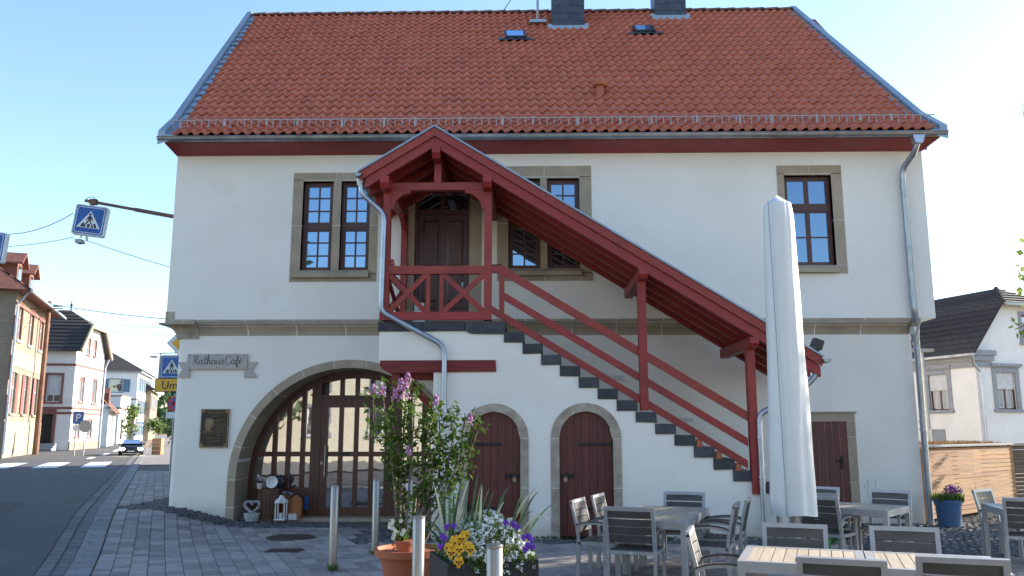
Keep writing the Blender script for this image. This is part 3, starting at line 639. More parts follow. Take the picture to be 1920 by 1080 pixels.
# roof lights
def roof_light(px_, py_, w, h):
    # solve slope position by matching the photo height
    best = min((abs(proj_y(on_roof(0, s, .1)) - py_), s) for s in [i * .02 for i in range(int(L2 / .02))])[1]
    c = on_roof(0, best, .1); x = U(px_, py_, c.y).x - skew(c.y)
    def Q(a, b, hh): return on_roof(x + a, best + b, hh)
    p = MB()
    o = [Q(-w, -h, .02), Q(w, -h, .02), Q(w, h, .02), Q(-w, h, .02), Q(-w, -h, .135), Q(w, -h, .135), Q(w, h, .135), Q(-w, h, .135)]
    p.add(o, [(0,3,2,1),(4,5,6,7),(0,1,5,4),(1,2,6,5),(2,3,7,6),(3,0,4,7)])
    fr = p.build('roof_light', blackp, RF)
    MB().quad(Q(-w * .78, -h * .72, .141), Q(w * .78, -h * .72, .141), Q(w * .78, h * .78, .141), Q(-w * .78, h * .78, .141)).build('roof_light_pane', glass, RF)
    a = MB()
    for k in range(8):
        x0_, x1_ = -w * 1.7 + k * w * .425, -w * 1.7 + (k + 1) * w * .425; o1 = .03 * (k % 2); o2 = .03 * ((k + 1) % 2)
        a.quad(Q(x0_, -h * 1.45, .085 + o1), Q(x1_, -h * 1.45, .085 + o2), Q(x1_, -h * .9, .085 + o2), Q(x0_, -h * .9, .085 + o1))
    a.build('roof_light_apron', slate, RF)
def proj(P_):
    f = Vector((-math.sin(YAW) * math.cos(PITCH), math.cos(YAW) * math.cos(PITCH), math.sin(PITCH))); r = Vector((math.cos(YAW), math.sin(YAW), 0)); u_ = r.cross(f)
    v = Vector(P_) - CAM; z = v.dot(f); return 960 + F * v.dot(r) / z, 540 - F * v.dot(u_) / z
def proj_y(P_): return proj(P_)[1]
def slope_at(py_): return min((abs(proj_y(on_roof(0, s, .05)) - py_), s) for s in [i * .02 for i in range(int(L2 / .02))])[1]
roof_light(966, 65, .27, .27); roof_light(1208, 57, .26, .24)
# clay vent
s = slope_at(180); c = on_roof(0, s, .0); x = U(1125, 175, c.y).x - skew(c.y); c = on_roof(x, s, .03)
MB().lathe([(.085, 0), (.085, .20), (.10, .21), (.155, .22), (.17, .26), (.165, .32), (.13, .355), (.03, .365)], c, 16).build('roof_vent', terra, RF, smooth=True)
# chimneys clad in slate
def chimney(xl, xr, yb_px, label):
    s = slope_at(yb_px); c = on_roof(0, s); Y = c.y - .02; x0 = U(xl, yb_px - 20, Y).x; x1 = U(xr, yb_px - 20, Y).x; z0 = c.z
    ch = MB().box(x0, x1, Y, Y + .75, z0 - .3, z0 + 2.0).build('chimney', slate, TH)
    nr = 9; cw = (x1 - x0) / 3; ph = .21
    for j in range(nr):
        for i in range(-1, 3):
            xa = x0 + i * cw + (j % 2) * cw * .5; xb = xa + cw * 1.05; xa, xb = max(xa, x0 - .012), min(xb, x1 + .012)
            if xb - xa < .05: continue
            zt = z0 + .02 + j * ph + ph * 1.35; zl = z0 + .02 + j * ph; r_ = .07
            poly = [(xa, zt), (xa, zl + r_ * 1.1), (xa + (xb - xa) * .25, zl + .02), (xa + (xb - xa) * .6, zl), (xb, zl + .012), (xb, zt)]
            q = MB(); vs = [(px_, Y - .012 - .014 * (zt - pz) / (zt - zl) - .002 * (i % 2), pz) for px_, pz in poly]; q.add(vs + [(a_, b_ + .008, c_) for a_, b_, c_ in vs], [tuple(range(6)), tuple(range(11, 5, -1))] + [(k, (k + 1) % 6, (k + 1) % 6 + 6, k + 6) for k in range(6)])
            q.build('slate', slate, ch).location = (0, 0, 0)
    fl = MB().box(x0 - .10, x1 + .10, Y - .09, Y + .0, z0 - .07, z0 + .07).box(x0 - .12, x0 + .0, Y, Y + .7, z0 + .04, z0 + .16).box(x1, x1 + .12, Y, Y + .7, z0 + .04, z0 + .16)
    fl.build('chimney_flashing', zincroof, TH); return x0, x1, Y, z0
chimney(1035, 1095, 53, ''); cc = chimney(1228, 1285, 36, '')
# antenna mast and iron ladder braces
s = slope_at(45); c = on_roof(0, s, .05); X = U(1008, 30, c.y).x
MB().tube([(X, c.y, c.z - .1), (X, c.y, c.z + 2.6)], .032, 8).build('antenna_mast', galv, TH)
MB().box(X - .22, X + .22, c.y - .20, c.y + .10, c.z - .05, c.z + .03).build('mast_flashing', zincroof, RF)
a = U(940, 26, 5.55); MB().tube([a, a + Vector((.22, .0, .35)), a + Vector((.9, 0, 1.5))], .012, 6).build('mast_stay', black, TH)
for k in range(3):
    a = U(1222 + 3 * k, 26, 5.4); MB().tube([a, U(1228 + 2 * k, -10, 5.4)], .010, 6).build('chimney_stay', galv, TH)
# ================================================================ covered outside staircase
YS = -2.10                                  # front face of the stair block
ST = empty('covered_staircase', (1.2, YS, 0), 'white plastered outside staircase with red timber rails and long sloping red canopy', 'staircase')
X1s, dX, dZ, ZT = -0.43, 0.3146, 0.1915, 3.375; NS = 17
LX0 = -2.56; BX0 = -1.62; LZ = 3.56
def ztop(x):
    if x < X1s: return 3.40
    k = int((x - X1s) / dX); return max(0.02, ZT - dZ * k - 0.165)
def cell(cx_px, half_o, half_i, ztop_px, zspring_px, ybase):
    cx = U(cx_px, 880, YS).x; s = (U(cx_px + 10, 880, YS).x - cx) / 10
    return dict(cx=cx, ro=half_o * s, ri=half_i * s, zs=U(960, zspring_px, YS).z)
CD = [cell(926, 65, 49.5, 757, 822, 0), cell(1099.5, 66.5, 50.5, 755, 822, 0)]
mb = MB(); hol = [(c['cx'] - c['ri'], c['cx'] + c['ri'], K(-0.1), arc(c['cx'], c['zs'], c['ri']), 18) for c in CD]
XE = X1s + dX * 18
slab(mb, BX0, XE, K(-0.1), ztop, YS, 0.12, hol, extra=[X1s + dX * i for i in range(19)] + [-0.56])
mb.quad((BX0, YS, -.1), (BX0, GY, -.1), (BX0, GY, 2.70), (BX0, YS, 2.70))
mb.quad((XE, YS, -.1), (XE, GY, -.1), (XE, GY, ztop(XE - .01)), (XE, YS, ztop(XE - .01)))
# part above the lintel, reaching left
mb.box(LX0, BX0, YS + .001, GY, 2.90, 3.395)
mb.build('stair_wall', plaster, ST)
for k in range(19):                          # basalt steps
    z = ZT - dZ * k if k < 18 else 0.0
    if z < 0.03: continue
    j = lambda a: random.uniform(-a, a)
    x0 = X1s + dX * k; o = MB().box(x0 + .002, x0 + dX + 0.03 + j(.004), YS - 0.022 + j(.006), GY - .002, z - 0.172, z)
    o.v = [(a + j(.004), b + j(.004), c + j(.005)) for a, b, c in o.v]; o.build('step', basalt, ST)
for a, b in ((LX0 - .02, -1.83), (-1.82, -1.10), (-1.09, X1s + .02)): bx('landing_slab', basalt, ST, a, b, YS - .03, GY - .3, 3.40, LZ)
mb = MB(); mb.prism([(-1.08, 3.40), (-.40, 3.40), (-.42, 3.345), (-.95, 3.35), (-1.03, 3.37)], 'y', YS - .028, YS + .2); mb.build('landing_slab', basalt, ST)
# timber lintel under the landing with its posts and brace
lin = MB().prism([(-2.53, 2.90), (-.57, 2.905), (-.56, 2.71), (-1.6, 2.70), (-2.38, 2.69), (-2.50, 2.76), (-2.53, 2.82)], 'y', YS - .03, YS + .16).build('lintel_beam', redbeam, ST)
for xx in (-2.25, -1.80): bx('floor_joist', redbeam, ST, xx - .07, xx + .07, YS + .165, GY - .01, 2.74, 2.885)
bx('post', redbeam, ST, -2.34, -2.20, YS + .02, YS + .15, 2.30, 2.686); bx('corbel_block', redbeam, ST, -2.36, -1.64, YS + .17, YS + .30, 2.58, 2.735)
MB().bar((-2.25, YS + .5, 2.72), (-1.63, YS + .5, 2.05), .12, .13, (0, 1, 0)).build('brace', redbeam, ST)
# cellar doors
for n_, c in enumerate(CD):
    cx_, ro, ri, zs = c['cx'], c['ro'], c['ri'], c['zs']
    d = empty('cellar_door', (cx_, YS, 0)); d.parent = ST; WL[d.name] = Vector((cx_, YS, 0)); d.location = WL[d.name] - wloc(ST)
    mt = oldstone
    for a0, a1 in ((180, 90), (90, 0)):
        q = [R(a0 + (a1 - a0) * i / 12 - (.35 if i == 12 else 0) * (1 if a1 > 80 else 1) * -1 if False else a0 + (a1 - a0) * i / 12) for i in range(13)]
        e = .008; q[0] += e * (-1 if a0 == 180 else -1) * .6; q[-1] += e * .6
        MB().prism([(cx_ + ri * math.cos(t), zs + ri * math.sin(t)) for t in q] + [(cx_ + ro * math.cos(t), zs + ro * math.sin(t)) for t in q[::-1]], 'y', YS - .014, YS + .11).build('surround_stone', mt, d)
    zj = U(960, 915, YS).z
    for sx in (-1, 1):
        a, b = sorted((cx_ + sx * ri, cx_ + sx * ro))
        bx('surround_stone', mt, d, a, b, YS - .014, YS + .11, 0.01, zj - .006); bx('surround_stone', mt, d, a, b, YS - .014, YS + .11, zj + .006, zs - .007)
        MB().box(a + .003, b - .003, YS - .009, YS + .1, 0, zs).build('mortar_joint', mortar, d)
    bx('mortar_joint', mortar, d, cx_ - .015, cx_ + .015, YS - .009, YS + .1, zs + ri + .004, zs + ro - .004)
    npk = 7; w = 2 * ri / npk
    for i in range(npk):
        a = cx_ - ri + i * w; t = arc(cx_, zs, ri + .002); pk = [(a + .002, 0.02), (a + w - .003, 0.02)] + [(x, t(x)) for x in (a + w - .003, a + w * .75, a + w * .5, a + w * .25, a + .002)]
        MB().prism(pk, 'y', YS + .075 + .004 * (i % 2), YS + .115).build('door_plank', doorred, d)
    sx = 1 if n_ else -1
    for zz in (zs - .10, 0.46): MB().box(*sorted((cx_ + sx * ri * 1.02, cx_ - sx * ri * .30)), YS + .055, YS + .074, zz - .025, zz + .025).tube([(cx_ + sx * ri * .98, YS + .05, zz - .05), (cx_ + sx * ri * .98, YS + .05, zz + .05)], .018).build('strap_hinge', black, d)
    hx_ = cx_ - sx * ri * .82; zz = U(960, 892, YS).z
    hb = MB().box(hx_ - .17, hx_ + .17, YS + .045, YS + .074, zz - .03, zz + .03)
    for kx in (-.14, -.08, .08, .14): hb.box(hx_ + kx - .012, hx_ + kx + .012, YS + .035, YS + .046, zz - .012, zz + .012)
    hb.build('hasp', black, d)
    MB().box(hx_ + sx * .02 - .028, hx_ + sx * .02 + .028, YS + .02, YS + .045, zz - .10, zz - .035).tube([(hx_ + sx * .02 - .018, YS + .032, zz - .04), (hx_ + sx * .02 - .018, YS + .03, zz + .0), (hx_ + sx * .02 + .018, YS + .03, zz), (hx_ + sx * .02 + .018, YS + .032, zz - .04)], .006, 6).build('padlock', steel, d)

# ---- timber work
def red(mb, name, parent=None): return mb.build(name, redwood, parent or ST)
PY = YS + 0.06                               # line of the posts
pxl, pxr, pxm, pxe = U(724.5, 480, PY).x, U(915, 480, PY).x, U(1204, 640, PY).x, U(1409, 770, PY).x
YC = -2.42; TS = 0.623                        # front of the canopy, slope
RX, RZ = U(815, 234, YC).x, U(815, 234, YC).z
def rz_(x): return RZ - TS * abs(x - RX)      # top of the roof covering
EL, ER = U(674, 322, YC).x, U(1541, 664, YC).x
def strip_poly(xa, xb, d0, d1): return [(xa, rz_(xa) - d0), (xb, rz_(xb) - d0), (xb, rz_(xb) - d1), (xa, rz_(xa) - d1)]
CN = ST
def slope_piece(name, xa, xb, d0, d1, y0, y1, m): return MB().prism(strip_poly(xa, xb, d0, d1), 'y', y0, y1).build(name, m, ST)
for xa, xb in ((EL - .03, RX), (RX, ER + .03)):
    slope_piece('canopy_sheet', xa, xb, 0.0, 0.035, YC - .03, -0.02, zincroof)
for xa, xb in ((EL, RX - .002), (RX + .002, ER)):
    slope_piece('barge_board', xa, xb, 0.040, 0.195, YC, YC + .035, redwood)
    slope_piece('rafter', xa + (.10 if xa < RX - .1 else 0), xb - (.02 if xb > RX + .1 else 0), 0.20, 0.375, YC + .045, YC + .145, redwood)
    n = 4
    for k in range(n):
        y = YC + .62 + k * .58; slope_piece('rafter', xa + (.06 if xa < RX - .1 else 0), xb, 0.075, 0.33, y, y + .10, redwood)
# sheathing boards running along the slope, one by one
bw = 0.135; y = YC + .04
while y < -0.06:
    for xa, xb in ((EL, RX - .003), (RX + .003, ER)): slope_piece('sheathing_board', xa, xb, 0.042, 0.072, y, min(y + bw - .006, -.025), redwood)
    y += bw
# posts, plates (beams running to the wall)
def plate(x, ztop_, h=.17, w=.15, y0=YC - .0, y1=-.03, name='plate_beam'):
    mb = MB(); mb.prism([(y0 - .02, ztop_), (y0 - .02, ztop_ - h * .60), (y0 + .05, ztop_ - h), (y1, ztop_ - h), (y1, ztop_)], 'x', x - w / 2, x + w / 2); return red(mb, name)
zpl = U(960, 328, YC).z; plate(pxl, zpl, .20); plate(pxr, zpl + .0, .20)
plate(RX + .03, U(960, 271, YC).z, .22, .14, name='ridge_beam')
zm_, ze_ = U(1204, 503, YC).z, U(1409, 632, YC).z
plate(pxm, zm_, .17, y1=-.25); plate(pxe, ze_, .17, y1=-.25)
w = .13
for x in (pxl, pxr): red(MB().box(x - w / 2, x + w / 2, PY - w / 2, PY + w / 2, LZ + .03, zpl - .20), 'post')
red(MB().box(pxl - .05, pxl + .07, -.16, -.04, LZ, zpl - .20), 'post')
zmb = U(1204, 770, PY).z; red(MB().box(pxm - .068, pxm + .068, PY - .12, PY + .02, zmb, zm_ - .17), 'post')
zeb = U(1409, 908, PY).z; red(MB().box(pxe - .068, pxe + .068, PY - .12, PY + .02, zeb - .15, ze_ - .17), 'post')
zt_a, zt_b = U(960, 343, PY).z, U(960, 357, PY).z
tie = red(MB().box(pxl + w / 2, pxr - w / 2, PY - .055, PY + .055, zt_b, zt_a), 'tie_beam')
red(MB().box(RX + .03 - .062, RX + .03 + .062, PY - .05, PY + .05, zt_a, U(960, 285, YC).z - .1), 'king_post')
def brace(x, z, sx, y, s=.34):                # curved knee brace in the corner
    pts = [(x, z), (x + sx * s, z), (x + sx * s, z - .05)] + [(x + sx * (s - (s - .05) * math.sin(t)), z - .05 - (s - .05) * (1 - math.cos(t))) for t in [R(a) for a in range(15, 91, 15)]] + [(x, z - s)]
    return MB().prism(pts, 'y', y - .045, y + .045).build('knee_brace', redwood, ST)
brace(pxl + w / 2, zt_b, 1, PY); brace(pxr - w / 2, zt_b, -1, PY)
m_ = MB().prism([(-.16, zpl - .2), (-.55, zpl - .2), (-.55, zpl - .25), (-.34, zpl - .30), (-.21, zpl - .45), (-.16, zpl - .65)], 'x', pxl - .04, pxl + .05).build('knee_brace', redwood, ST)
# balustrade of the landing
zr0, zr1 = U(960, 514, PY).z, U(960, 499, PY).z; zb0_, zb1_ = U(960, 601, PY).z, U(960, 586, PY).z
red(MB().box(LX0 + .0, pxr + .065, PY - .12, PY - .066, zb0_, zb1_), 'bottom_rail'); red(MB().box(pxl - .06, pxr - .065, PY - .062, PY + .05, zr0, zr1), 'handrail')
va, vb = U(803, 550, PY).x, U(828, 550, PY).x
for x in (va, vb): red(MB().box(x - .035, x + .035, PY - .045, PY + .03, zb1_, zr0), 'baluster')
for xa, xb in ((pxl + .065, va - .035), (vb + .035, pxr - .065)):
    for s in (0, 1):
        p0 = (xa, PY - .03 + .012 * s, zb1_ + .01); p1 = (xb, PY - .03 + .012 * s, zr0 - .01)
        if s: p0, p1 = (xa, PY - .018, zr0 - .01), (xb, PY - .018, zb1_ + .01)
        red(MB().bar(p0, p1, .09, .05, (0, 1, 0)), 'cross_brace')
red(MB().box(pxl - .04, pxl + .04, PY + .065, -.16, zr0 + .01, zr1 - .01), 'handrail'); red(MB().box(pxl - .04, pxl + .04, PY + .065, -.16, LZ + .03, LZ + .16), 'bottom_rail')
for s in (0, 1): red(MB().bar((pxl + .01 * s, PY + .07, (LZ + .17, zr0)[s]), (pxl + .01 * s, -.16, (zr0, LZ + .17)[s]), .05, .09, (0, 0, 1)), 'cross_brace')
# sloping rails of the flight
def sl(pa, pb, h, name, y=PY - .05, t=.055):
    a = U(*pa, y); b = U(*pb, y); return red(MB().prism([(a.x, a.z - h / 2), (b.x, b.z - h / 2), (b.x, b.z + h / 2), (a.x, a.z + h / 2)], 'y', y - t / 2, y + t / 2), name)
red(MB().box(pxr + .065, U(945, 506, PY).x, PY - .078, PY - .022, U(960, 513, PY).z, U(960, 499, PY).z), 'handrail')
sl((944, 508), (1402, 781), .155, 'handrail'); sl((946, 556), (1402, 829), .135, 'middle_rail'); sl((921, 580), (1402, 871), .135, 'bottom_rail', y=PY - .055)
red(MB().box(U(936, 550, PY).x, U(946, 550, PY).x, PY - .075, PY - .02, U(960, 594, PY).z, U(960, 511, PY).z), 'baluster')
MB().tube([U(921, 497, PY - .02), U(938, 496, PY - .02), U(946, 500, PY - .02)], .010, 6).build('grab_bar', black, ST)
# gutters and downpipes of the canopy
def half_gutter(x, z, y0, y1, r=.07):
    n = 8; q = [(x + r * math.cos(math.pi + math.pi * i / n), z + r * math.sin(math.pi + math.pi * i / n)) for i in range(n + 1)]; q2 = [(x + (r - .008) * math.cos(2 * math.pi - math.pi * i / n), z + (r - .008) * math.sin(2 * math.pi - math.pi * i / n)) for i in range(n + 1)]
    g = MB().prism(q + q2, 'y', y0, y1).prism(q, 'y', y0, y0 + .01); return g.build('gutter', guttr, ST, smooth=True)
gl = U(672, 326, YC); half_gutter(gl.x, gl.z, YC - .06, -.03); gr = U(1546, 673, YC); half_gutter(gr.x + .02, gr.z, YC - .06, -.03)
def pipe_(pts, r=.046):
    return MB().tube(pts, r, 12).build('downpipe', zinc, ST, smooth=True)
def curve(pts, k=4):                          # round the corners of a polyline
    pts = [Vector(p) for p in pts]; out = [pts[0]]
    for a, b, c in zip(pts, pts[1:], pts[2:]):
        d0 = min(.13, (b - a).length * .45); d1 = min(.13, (c - b).length * .45); s = b + (a - b).normalized() * d0; e = b + (c - b).normalized() * d1
        for i in range(k + 1):
            t = i / k; out.append(s * (1 - t) ** 2 + b * 2 * t * (1 - t) + e * t * t)
    return out + [pts[-1]]
q = YC + .12; yb2 = PY - .16
pipe_(curve([U(677, 336, q), U(677, 362, q), U(721, 402, yb2), U(714, 584, yb2), U(829, 646, YS - .09), U(833.5, 668, YS - .09), Vector((U(833.5, 668, YS - .09).x, YS - .09, 0))]))
MB().lathe([(.05, -.1), (.075, .02)], U(676, 338, q), 12, False).build('gutter_outlet', zinc, ST)
xq = U(1535, 690, q).x
pipe_(curve([U(1532, 684, q), U(1533, 702, q), U(1490, 745, YS - .12), U(1424, 775, YS - .09), Vector((U(1424, 800, YS - .09).x, YS - .09, U(1424, 800, YS - .09).z)), Vector((U(1424, 800, YS - .09).x, YS - .09, 0))]))
xpp = U(833.5, 668, YS - .09).x
for x, z in ((xpp, 2.05), (U(1424, 800, YS - .09).x, 1.62), (U(1424, 800, YS - .09).x, .98), (U(1424, 800, YS - .09).x, .9)): MB().lathe([(.056, -.015), (.056, .015)], (x, YS - .09, z), 12).build('pipe_clip', zinc, ST)
# lamps and small things on the stair
for px_, py_ in ((1160, 708), (1289, 787)):
    c = U(px_, py_, GY); m1 = MB().box(c.x - .13, c.x + .13, GY - .03, GY - .001, c.z - .05, c.z + .05).build('wall_light', white_pl); tag(m1, 'small flat step light on the wall above the ' + ('upper' if px_ < 1200 else 'lower') + ' part of the stair', 'wall light', 'step lights beside the stair')
    for k in range(4): MB().box(c.x - .11, c.x + .11, GY - .034, GY - .031, c.z - .035 + k * .02, c.z - .027 + k * .02).build('louvre', galv, m1)
c = U(1531, 646, YC + .3); fl = empty('floodlight', c - Vector((0, 0, .1)), 'black floodlight on the lower end of the stair canopy', 'floodlight')
MB().prism([(c.x - .10, c.z - .04), (c.x + .06, c.z - .10), (c.x + .11, c.z + .05), (c.x - .04, c.z + .11)], 'y', c.y - .08, c.y + .08).build('housing', blackp, fl); MB().box(c.x - .02, c.x + .02, c.y - .05, c.y + .05, c.z - .2, c.z - .06).build('bracket', blackp, fl)
def small_pot(c, r, h, label, cat='flower pot', group=None, flip=False):
    pr = [(r * .72, 0), (r * .93, h * .74), (r * 1.06, h * .75), (r * 1.08, h), (r * .9, h)] if not flip else [(r * 1.08, 0), (r * 1.06, h * .25), (r * .93, h * .26), (r * .68, h)]
    return tag(MB().lathe(pr, c, 14).build('terracotta_pot', terra, None, smooth=True), label, cat, group)
for (px_, py_, k, lab) in ((1308, 838, 10, 'highest of three small terracotta pots upturned on the stair steps'), (1344, 860, 11, 'middle one of three small terracotta pots upturned on the stair steps'), (1380, 884, 12, 'lowest of three small terracotta pots upturned on the stair steps')):
    x = X1s + dX * (k + .3); small_pot((x, YS + .035, ZT - dZ * k + .003), .066, .125, lab, group='upturned pots on the stair', flip=True)
small_pot(U(735, 497, PY + .2) * 1 , .05, .10, 'tiny terracotta pot on the landing rail beside the left post', flip=True)
c = U(787, 586, -.9); bk = empty('white_canister', (c.x, -.9, LZ), 'white plastic canister standing on the stair landing behind the rail', 'canister')
MB().box(c.x - .11, c.x + .11, -1.0, -.8, LZ, LZ + .33).box(c.x - .10, c.x + .10, -.99, -.81, LZ + .33, LZ + .36).build('body', white_pl, bk); MB().box(c.x - .09, c.x + .09, -.98, -.82, LZ + .37, LZ + .50).build('lid', white_pl, bk)

# ---- sign, plaque
sg_m = pm('sign_board', (0.44, 0.40, 0.355), 0.7, c2=(0.39, 0.355, 0.315), scale=5); dk_ = pm('sign_letters', (0.10, 0.095, 0.09), 0.7)
c = U(409, 679, GY - .04); s = empty('cafe_sign', (c.x, GY - .03, c.z - .15), 'grey ribbon shaped sign board lettered Rathaus Café', 'sign')
x0, x1 = U(353, 679, GY).x, U(465, 679, GY).x; z0, z1 = U(409, 693, GY).z, U(409, 664, GY).z
MB().box(x0, x1, GY - .055, GY - .02, z0, z1).build('board', sg_m, s)
za, zb = U(409, 708, GY).z, U(409, 679, GY).z
for sx, xe in ((-1, x0), (1, x1)):
    xo = xe + sx * .20; xi = xe - sx * .055
    MB().prism([(xi, za), (xo, za), (xo - sx * .10, (za + zb) / 2), (xo, zb), (xe + sx * .0, zb), (xe, z0), (xi, z0)] if sx > 0 else [(xi, za), (xi, z0), (xe, z0), (xe, zb), (xo, zb), (xo - sx * .10, (za + zb) / 2), (xo, za)], 'y', GY - .035, GY - .003).build('ribbon_end', sg_m, s)
for xx in (x0 + .05, (x0 + x1) / 2, x1 - .05):
    for zz in (z0 + .035, z1 - .035): MB().lathe([(.011, 0), (.011, .006)], (0, 0, 0), 8).xf(Matrix.Translation((xx, GY - .055, zz)) @ Matrix.Rotation(R(90), 4, 'X')).build('screw', dk_, s)
# script lettering drawn as pen strokes (letter units: x advance, z; x-height .5)
SCR = {'R': ([[(.1,0),(.16,.5),(.2,1)],[(.02,.75),(.1,.98),(.4,1.0),(.5,.8),(.4,.58),(.18,.5),(.3,.4),(.45,.05),(.58,.0)]], .62),
 'a': ([[(.4,.42),(.25,.5),(.08,.35),(.06,.12),(.18,0),(.32,.12),(.42,.46)],[(.42,.46),(.40,.1),(.48,0),(.56,.05)]], .54),
 't': ([[(.2,.85),(.17,.15),(.24,0),(.36,.06)],[(.04,.55),(.36,.6)]], .36),
 'h': ([[(.0,.05),(.2,.6),(.24,1),(.14,1),(.1,0)],[(.1,.2),(.25,.46),(.36,.44),(.36,.1),(.44,0),(.52,.05)]], .50),
 'u': ([[(.04,.48),(.06,.12),(.16,0),(.3,.1),(.38,.48)],[(.38,.48),(.38,.1),(.46,0),(.53,.05)]], .52),
 's': ([[(.0,.05),(.22,.52),(.26,.4),(.34,.2),(.28,.02),(.1,.03)]], .40),
 'C': ([[(.62,.78),(.55,.98),(.35,1.0),(.12,.72),(.06,.3),(.2,.0),(.45,.02),(.62,.2)]], .64),
 'f': ([[(.0,.05),(.22,.5),(.34,.95),(.24,1.02),(.16,.7),(.14,-.3),(.24,-.35),(.26,-.1),(.14,.05)],[(.02,.42),(.34,.46)]], .34),
 'é': ([[(.04,.2),(.3,.32),(.3,.48),(.16,.48),(.06,.22),(.16,0),(.36,.12)],[(.2,.68),(.36,.86)]], .40)}
sc = .155; wtot = sum(SCR[ch][1] if ch != ' ' else .12 for ch in 'Rathaus Café'); k = (x1 - x0 - .22) / wtot; cx_ = x0 + .12; hz = .165; zb_ = z0 + .105
for ch in 'Rathaus Café':
    if ch == ' ': cx_ += .12 * k; continue
    st, adv = SCR[ch]; mbt = MB()
    for ln in st:
        pts = [Vector((cx_ + x * k, GY - .057, zb_ + z * hz)) for x, z in ln]
        if len(pts) > 2:
            out = []
            for i in range(len(pts) - 1):
                p0, p1, p2, p3 = pts[max(i - 1, 0)], pts[i], pts[i + 1], pts[min(i + 2, len(pts) - 1)]
                for t in (0, .33, .66): out.append(.5 * ((2 * p1) + (p2 - p0) * t + (2 * p0 - 5 * p1 + 4 * p2 - p3) * t * t + (3 * p1 - p0 - 3 * p2 + p3) * t ** 3))
            pts = out + [pts[-1]]
        for a, b in zip(pts, pts[1:]):
            wd = .013 if (a.z > b.z + .004) else .008
            if (b - a).length > 1e-4: mbt.bar(a + (a - b) * .15, b + (b - a) * .15, wd, .006, (0, 1, 0))
    mbt.build('letter', dk_, s); cx_ += adv * k
brz = pm('bronze', (0.060, 0.048, 0.034), 0.5, 0.6, c2=(0.04, 0.033, 0.024), scale=10, bump=0.3, bscale=80); brz2 = pm('bronze_worn', (0.25, 0.19, 0.12), 0.45, 0.7, c2=(0.15, 0.11, 0.07), scale=20)
x0, x1, z0, z1 = U(377, 803, GY).x, U(429, 803, GY).x, U(400, 839, GY).z, U(400, 767, GY).z
pl = empty('bronze_plaque', ((x0 + x1) / 2, GY, z0), 'dark bronze memorial plaque with relief head and lines of lettering', 'plaque')
MB().box(x0, x1, GY - .035, GY - .004, z0, z1).build('plate', brz, pl)
fr = MB(); t = .022
fr.box(x0, x1, GY - .045, GY - .036, z0, z0 + t).box(x0, x1, GY - .045, GY - .036, z1 - t, z1).box(x0, x0 + t, GY - .045, GY - .036, z0 + t, z1 - t).box(x1 - t, x1, GY - .045, GY - .036, z0 + t, z1 - t)
for cx2, cz2 in ((x0 + .045, z0 + .045), (x1 - .045, z0 + .045), (x0 + .045, z1 - .045), (x1 - .045, z1 - .045)): fr.box(cx2 - .028, cx2 + .028, GY - .047, GY - .036, cz2 - .028, cz2 + .028)
fr.build('rim', brz2, pl)
hd = MB(); cxh, czh = x0 + .175, z0 + .44
hp = [(0,.135),(.05,.125),(.085,.09),(.095,.05),(.088,.03),(.108,-.005),(.092,-.015),(.095,-.04),(.085,-.055),(.08,-.085),(.045,-.09),(.04,-.12),(.12,-.15),(.10,-.185),(0,-.20),(-.10,-.185),(-.125,-.15),(-.07,-.115),(-.09,-.03),(-.095,.05),(-.06,.115)]
n = len(hp); c0 = len(hd.v); vs = [(cxh + a, GY - .037, czh + b) for a, b in hp] + [(cxh + a * .72 - .005, GY - .062, czh + b * .78) for a, b in hp]
hd.add(vs, [(i, (i + 1) % n, (i + 1) % n + n, i + n) for i in range(n)] + [tuple(range(n, 2 * n))]); hd.build('relief_head', brz2, pl, smooth=True)
rl = random.Random(2)
def lines(xa, xb, za, zb, n, center=False, h=.013):
    mbl = MB()
    for i in range(n):
        z = za - (za - zb) * i / max(1, n - 1); x = xa + (rl.uniform(0, .06) if center else rl.uniform(0, .02)); e = xb - (rl.uniform(0, .06) if center else rl.uniform(0, .05))
        while x < e:
            w = rl.uniform(.006, .012); mbl.box(x, x + w, GY - .040, GY - .036, z, z + h * rl.uniform(.7, 1.1)); x += w + .006 + (.012 if rl.random() < .18 else 0)
    return mbl
lines(x0 + .08, x1 - .06, z1 - .09, z1 - .09, 1, True, .028).build('lettering', brz2, pl); lines(x0 + .17, x1 - .17, z1 - .15, z1 - .15, 1, True, .024).build('lettering', brz2, pl); lines(x0 + .08, x1 - .05, z1 - .20, z1 - .235, 2, True).build('lettering', brz2, pl)
lines(x0 + .29, x1 - .04, z1 - .28, z0 + .23, 10).build('lettering', brz2, pl); lines(x0 + .12, x1 - .12, z0 + .17, z0 + .11, 2, True, .02).build('lettering', brz2, pl)
for o_ in pl.children:
    if o_.name.startswith('lettering'): o_['kind'] = 'stuff'
# ================================================================ street on the left
brickm = bpy.data.materials.new('brick_yellow'); brickm.use_nodes = True
nt = brickm.node_tree; bt = nt.nodes.new('ShaderNodeTexBrick'); tcn = nt.nodes.new('ShaderNodeTexCoord'); sp = nt.nodes.new('ShaderNodeSeparateXYZ'); cb_ = nt.nodes.new('ShaderNodeCombineXYZ'); adx = nt.nodes.new('ShaderNodeMath'); adx.operation = 'ADD'
nt.links.new(tcn.outputs['Object'], sp.inputs[0]); nt.links.new(sp.outputs[0], adx.inputs[0]); nt.links.new(sp.outputs[1], adx.inputs[1]); nt.links.new(adx.outputs[0], cb_.inputs[0]); nt.links.new(sp.outputs[2], cb_.inputs[1]); nt.links.new(cb_.outputs[0], bt.inputs['Vector'])
bt.inputs['Scale'].default_value = 1.0; bt.inputs['Brick Width'].default_value = .27; bt.inputs['Row Height'].default_value = .09; bt.inputs['Mortar Size'].default_value = .010
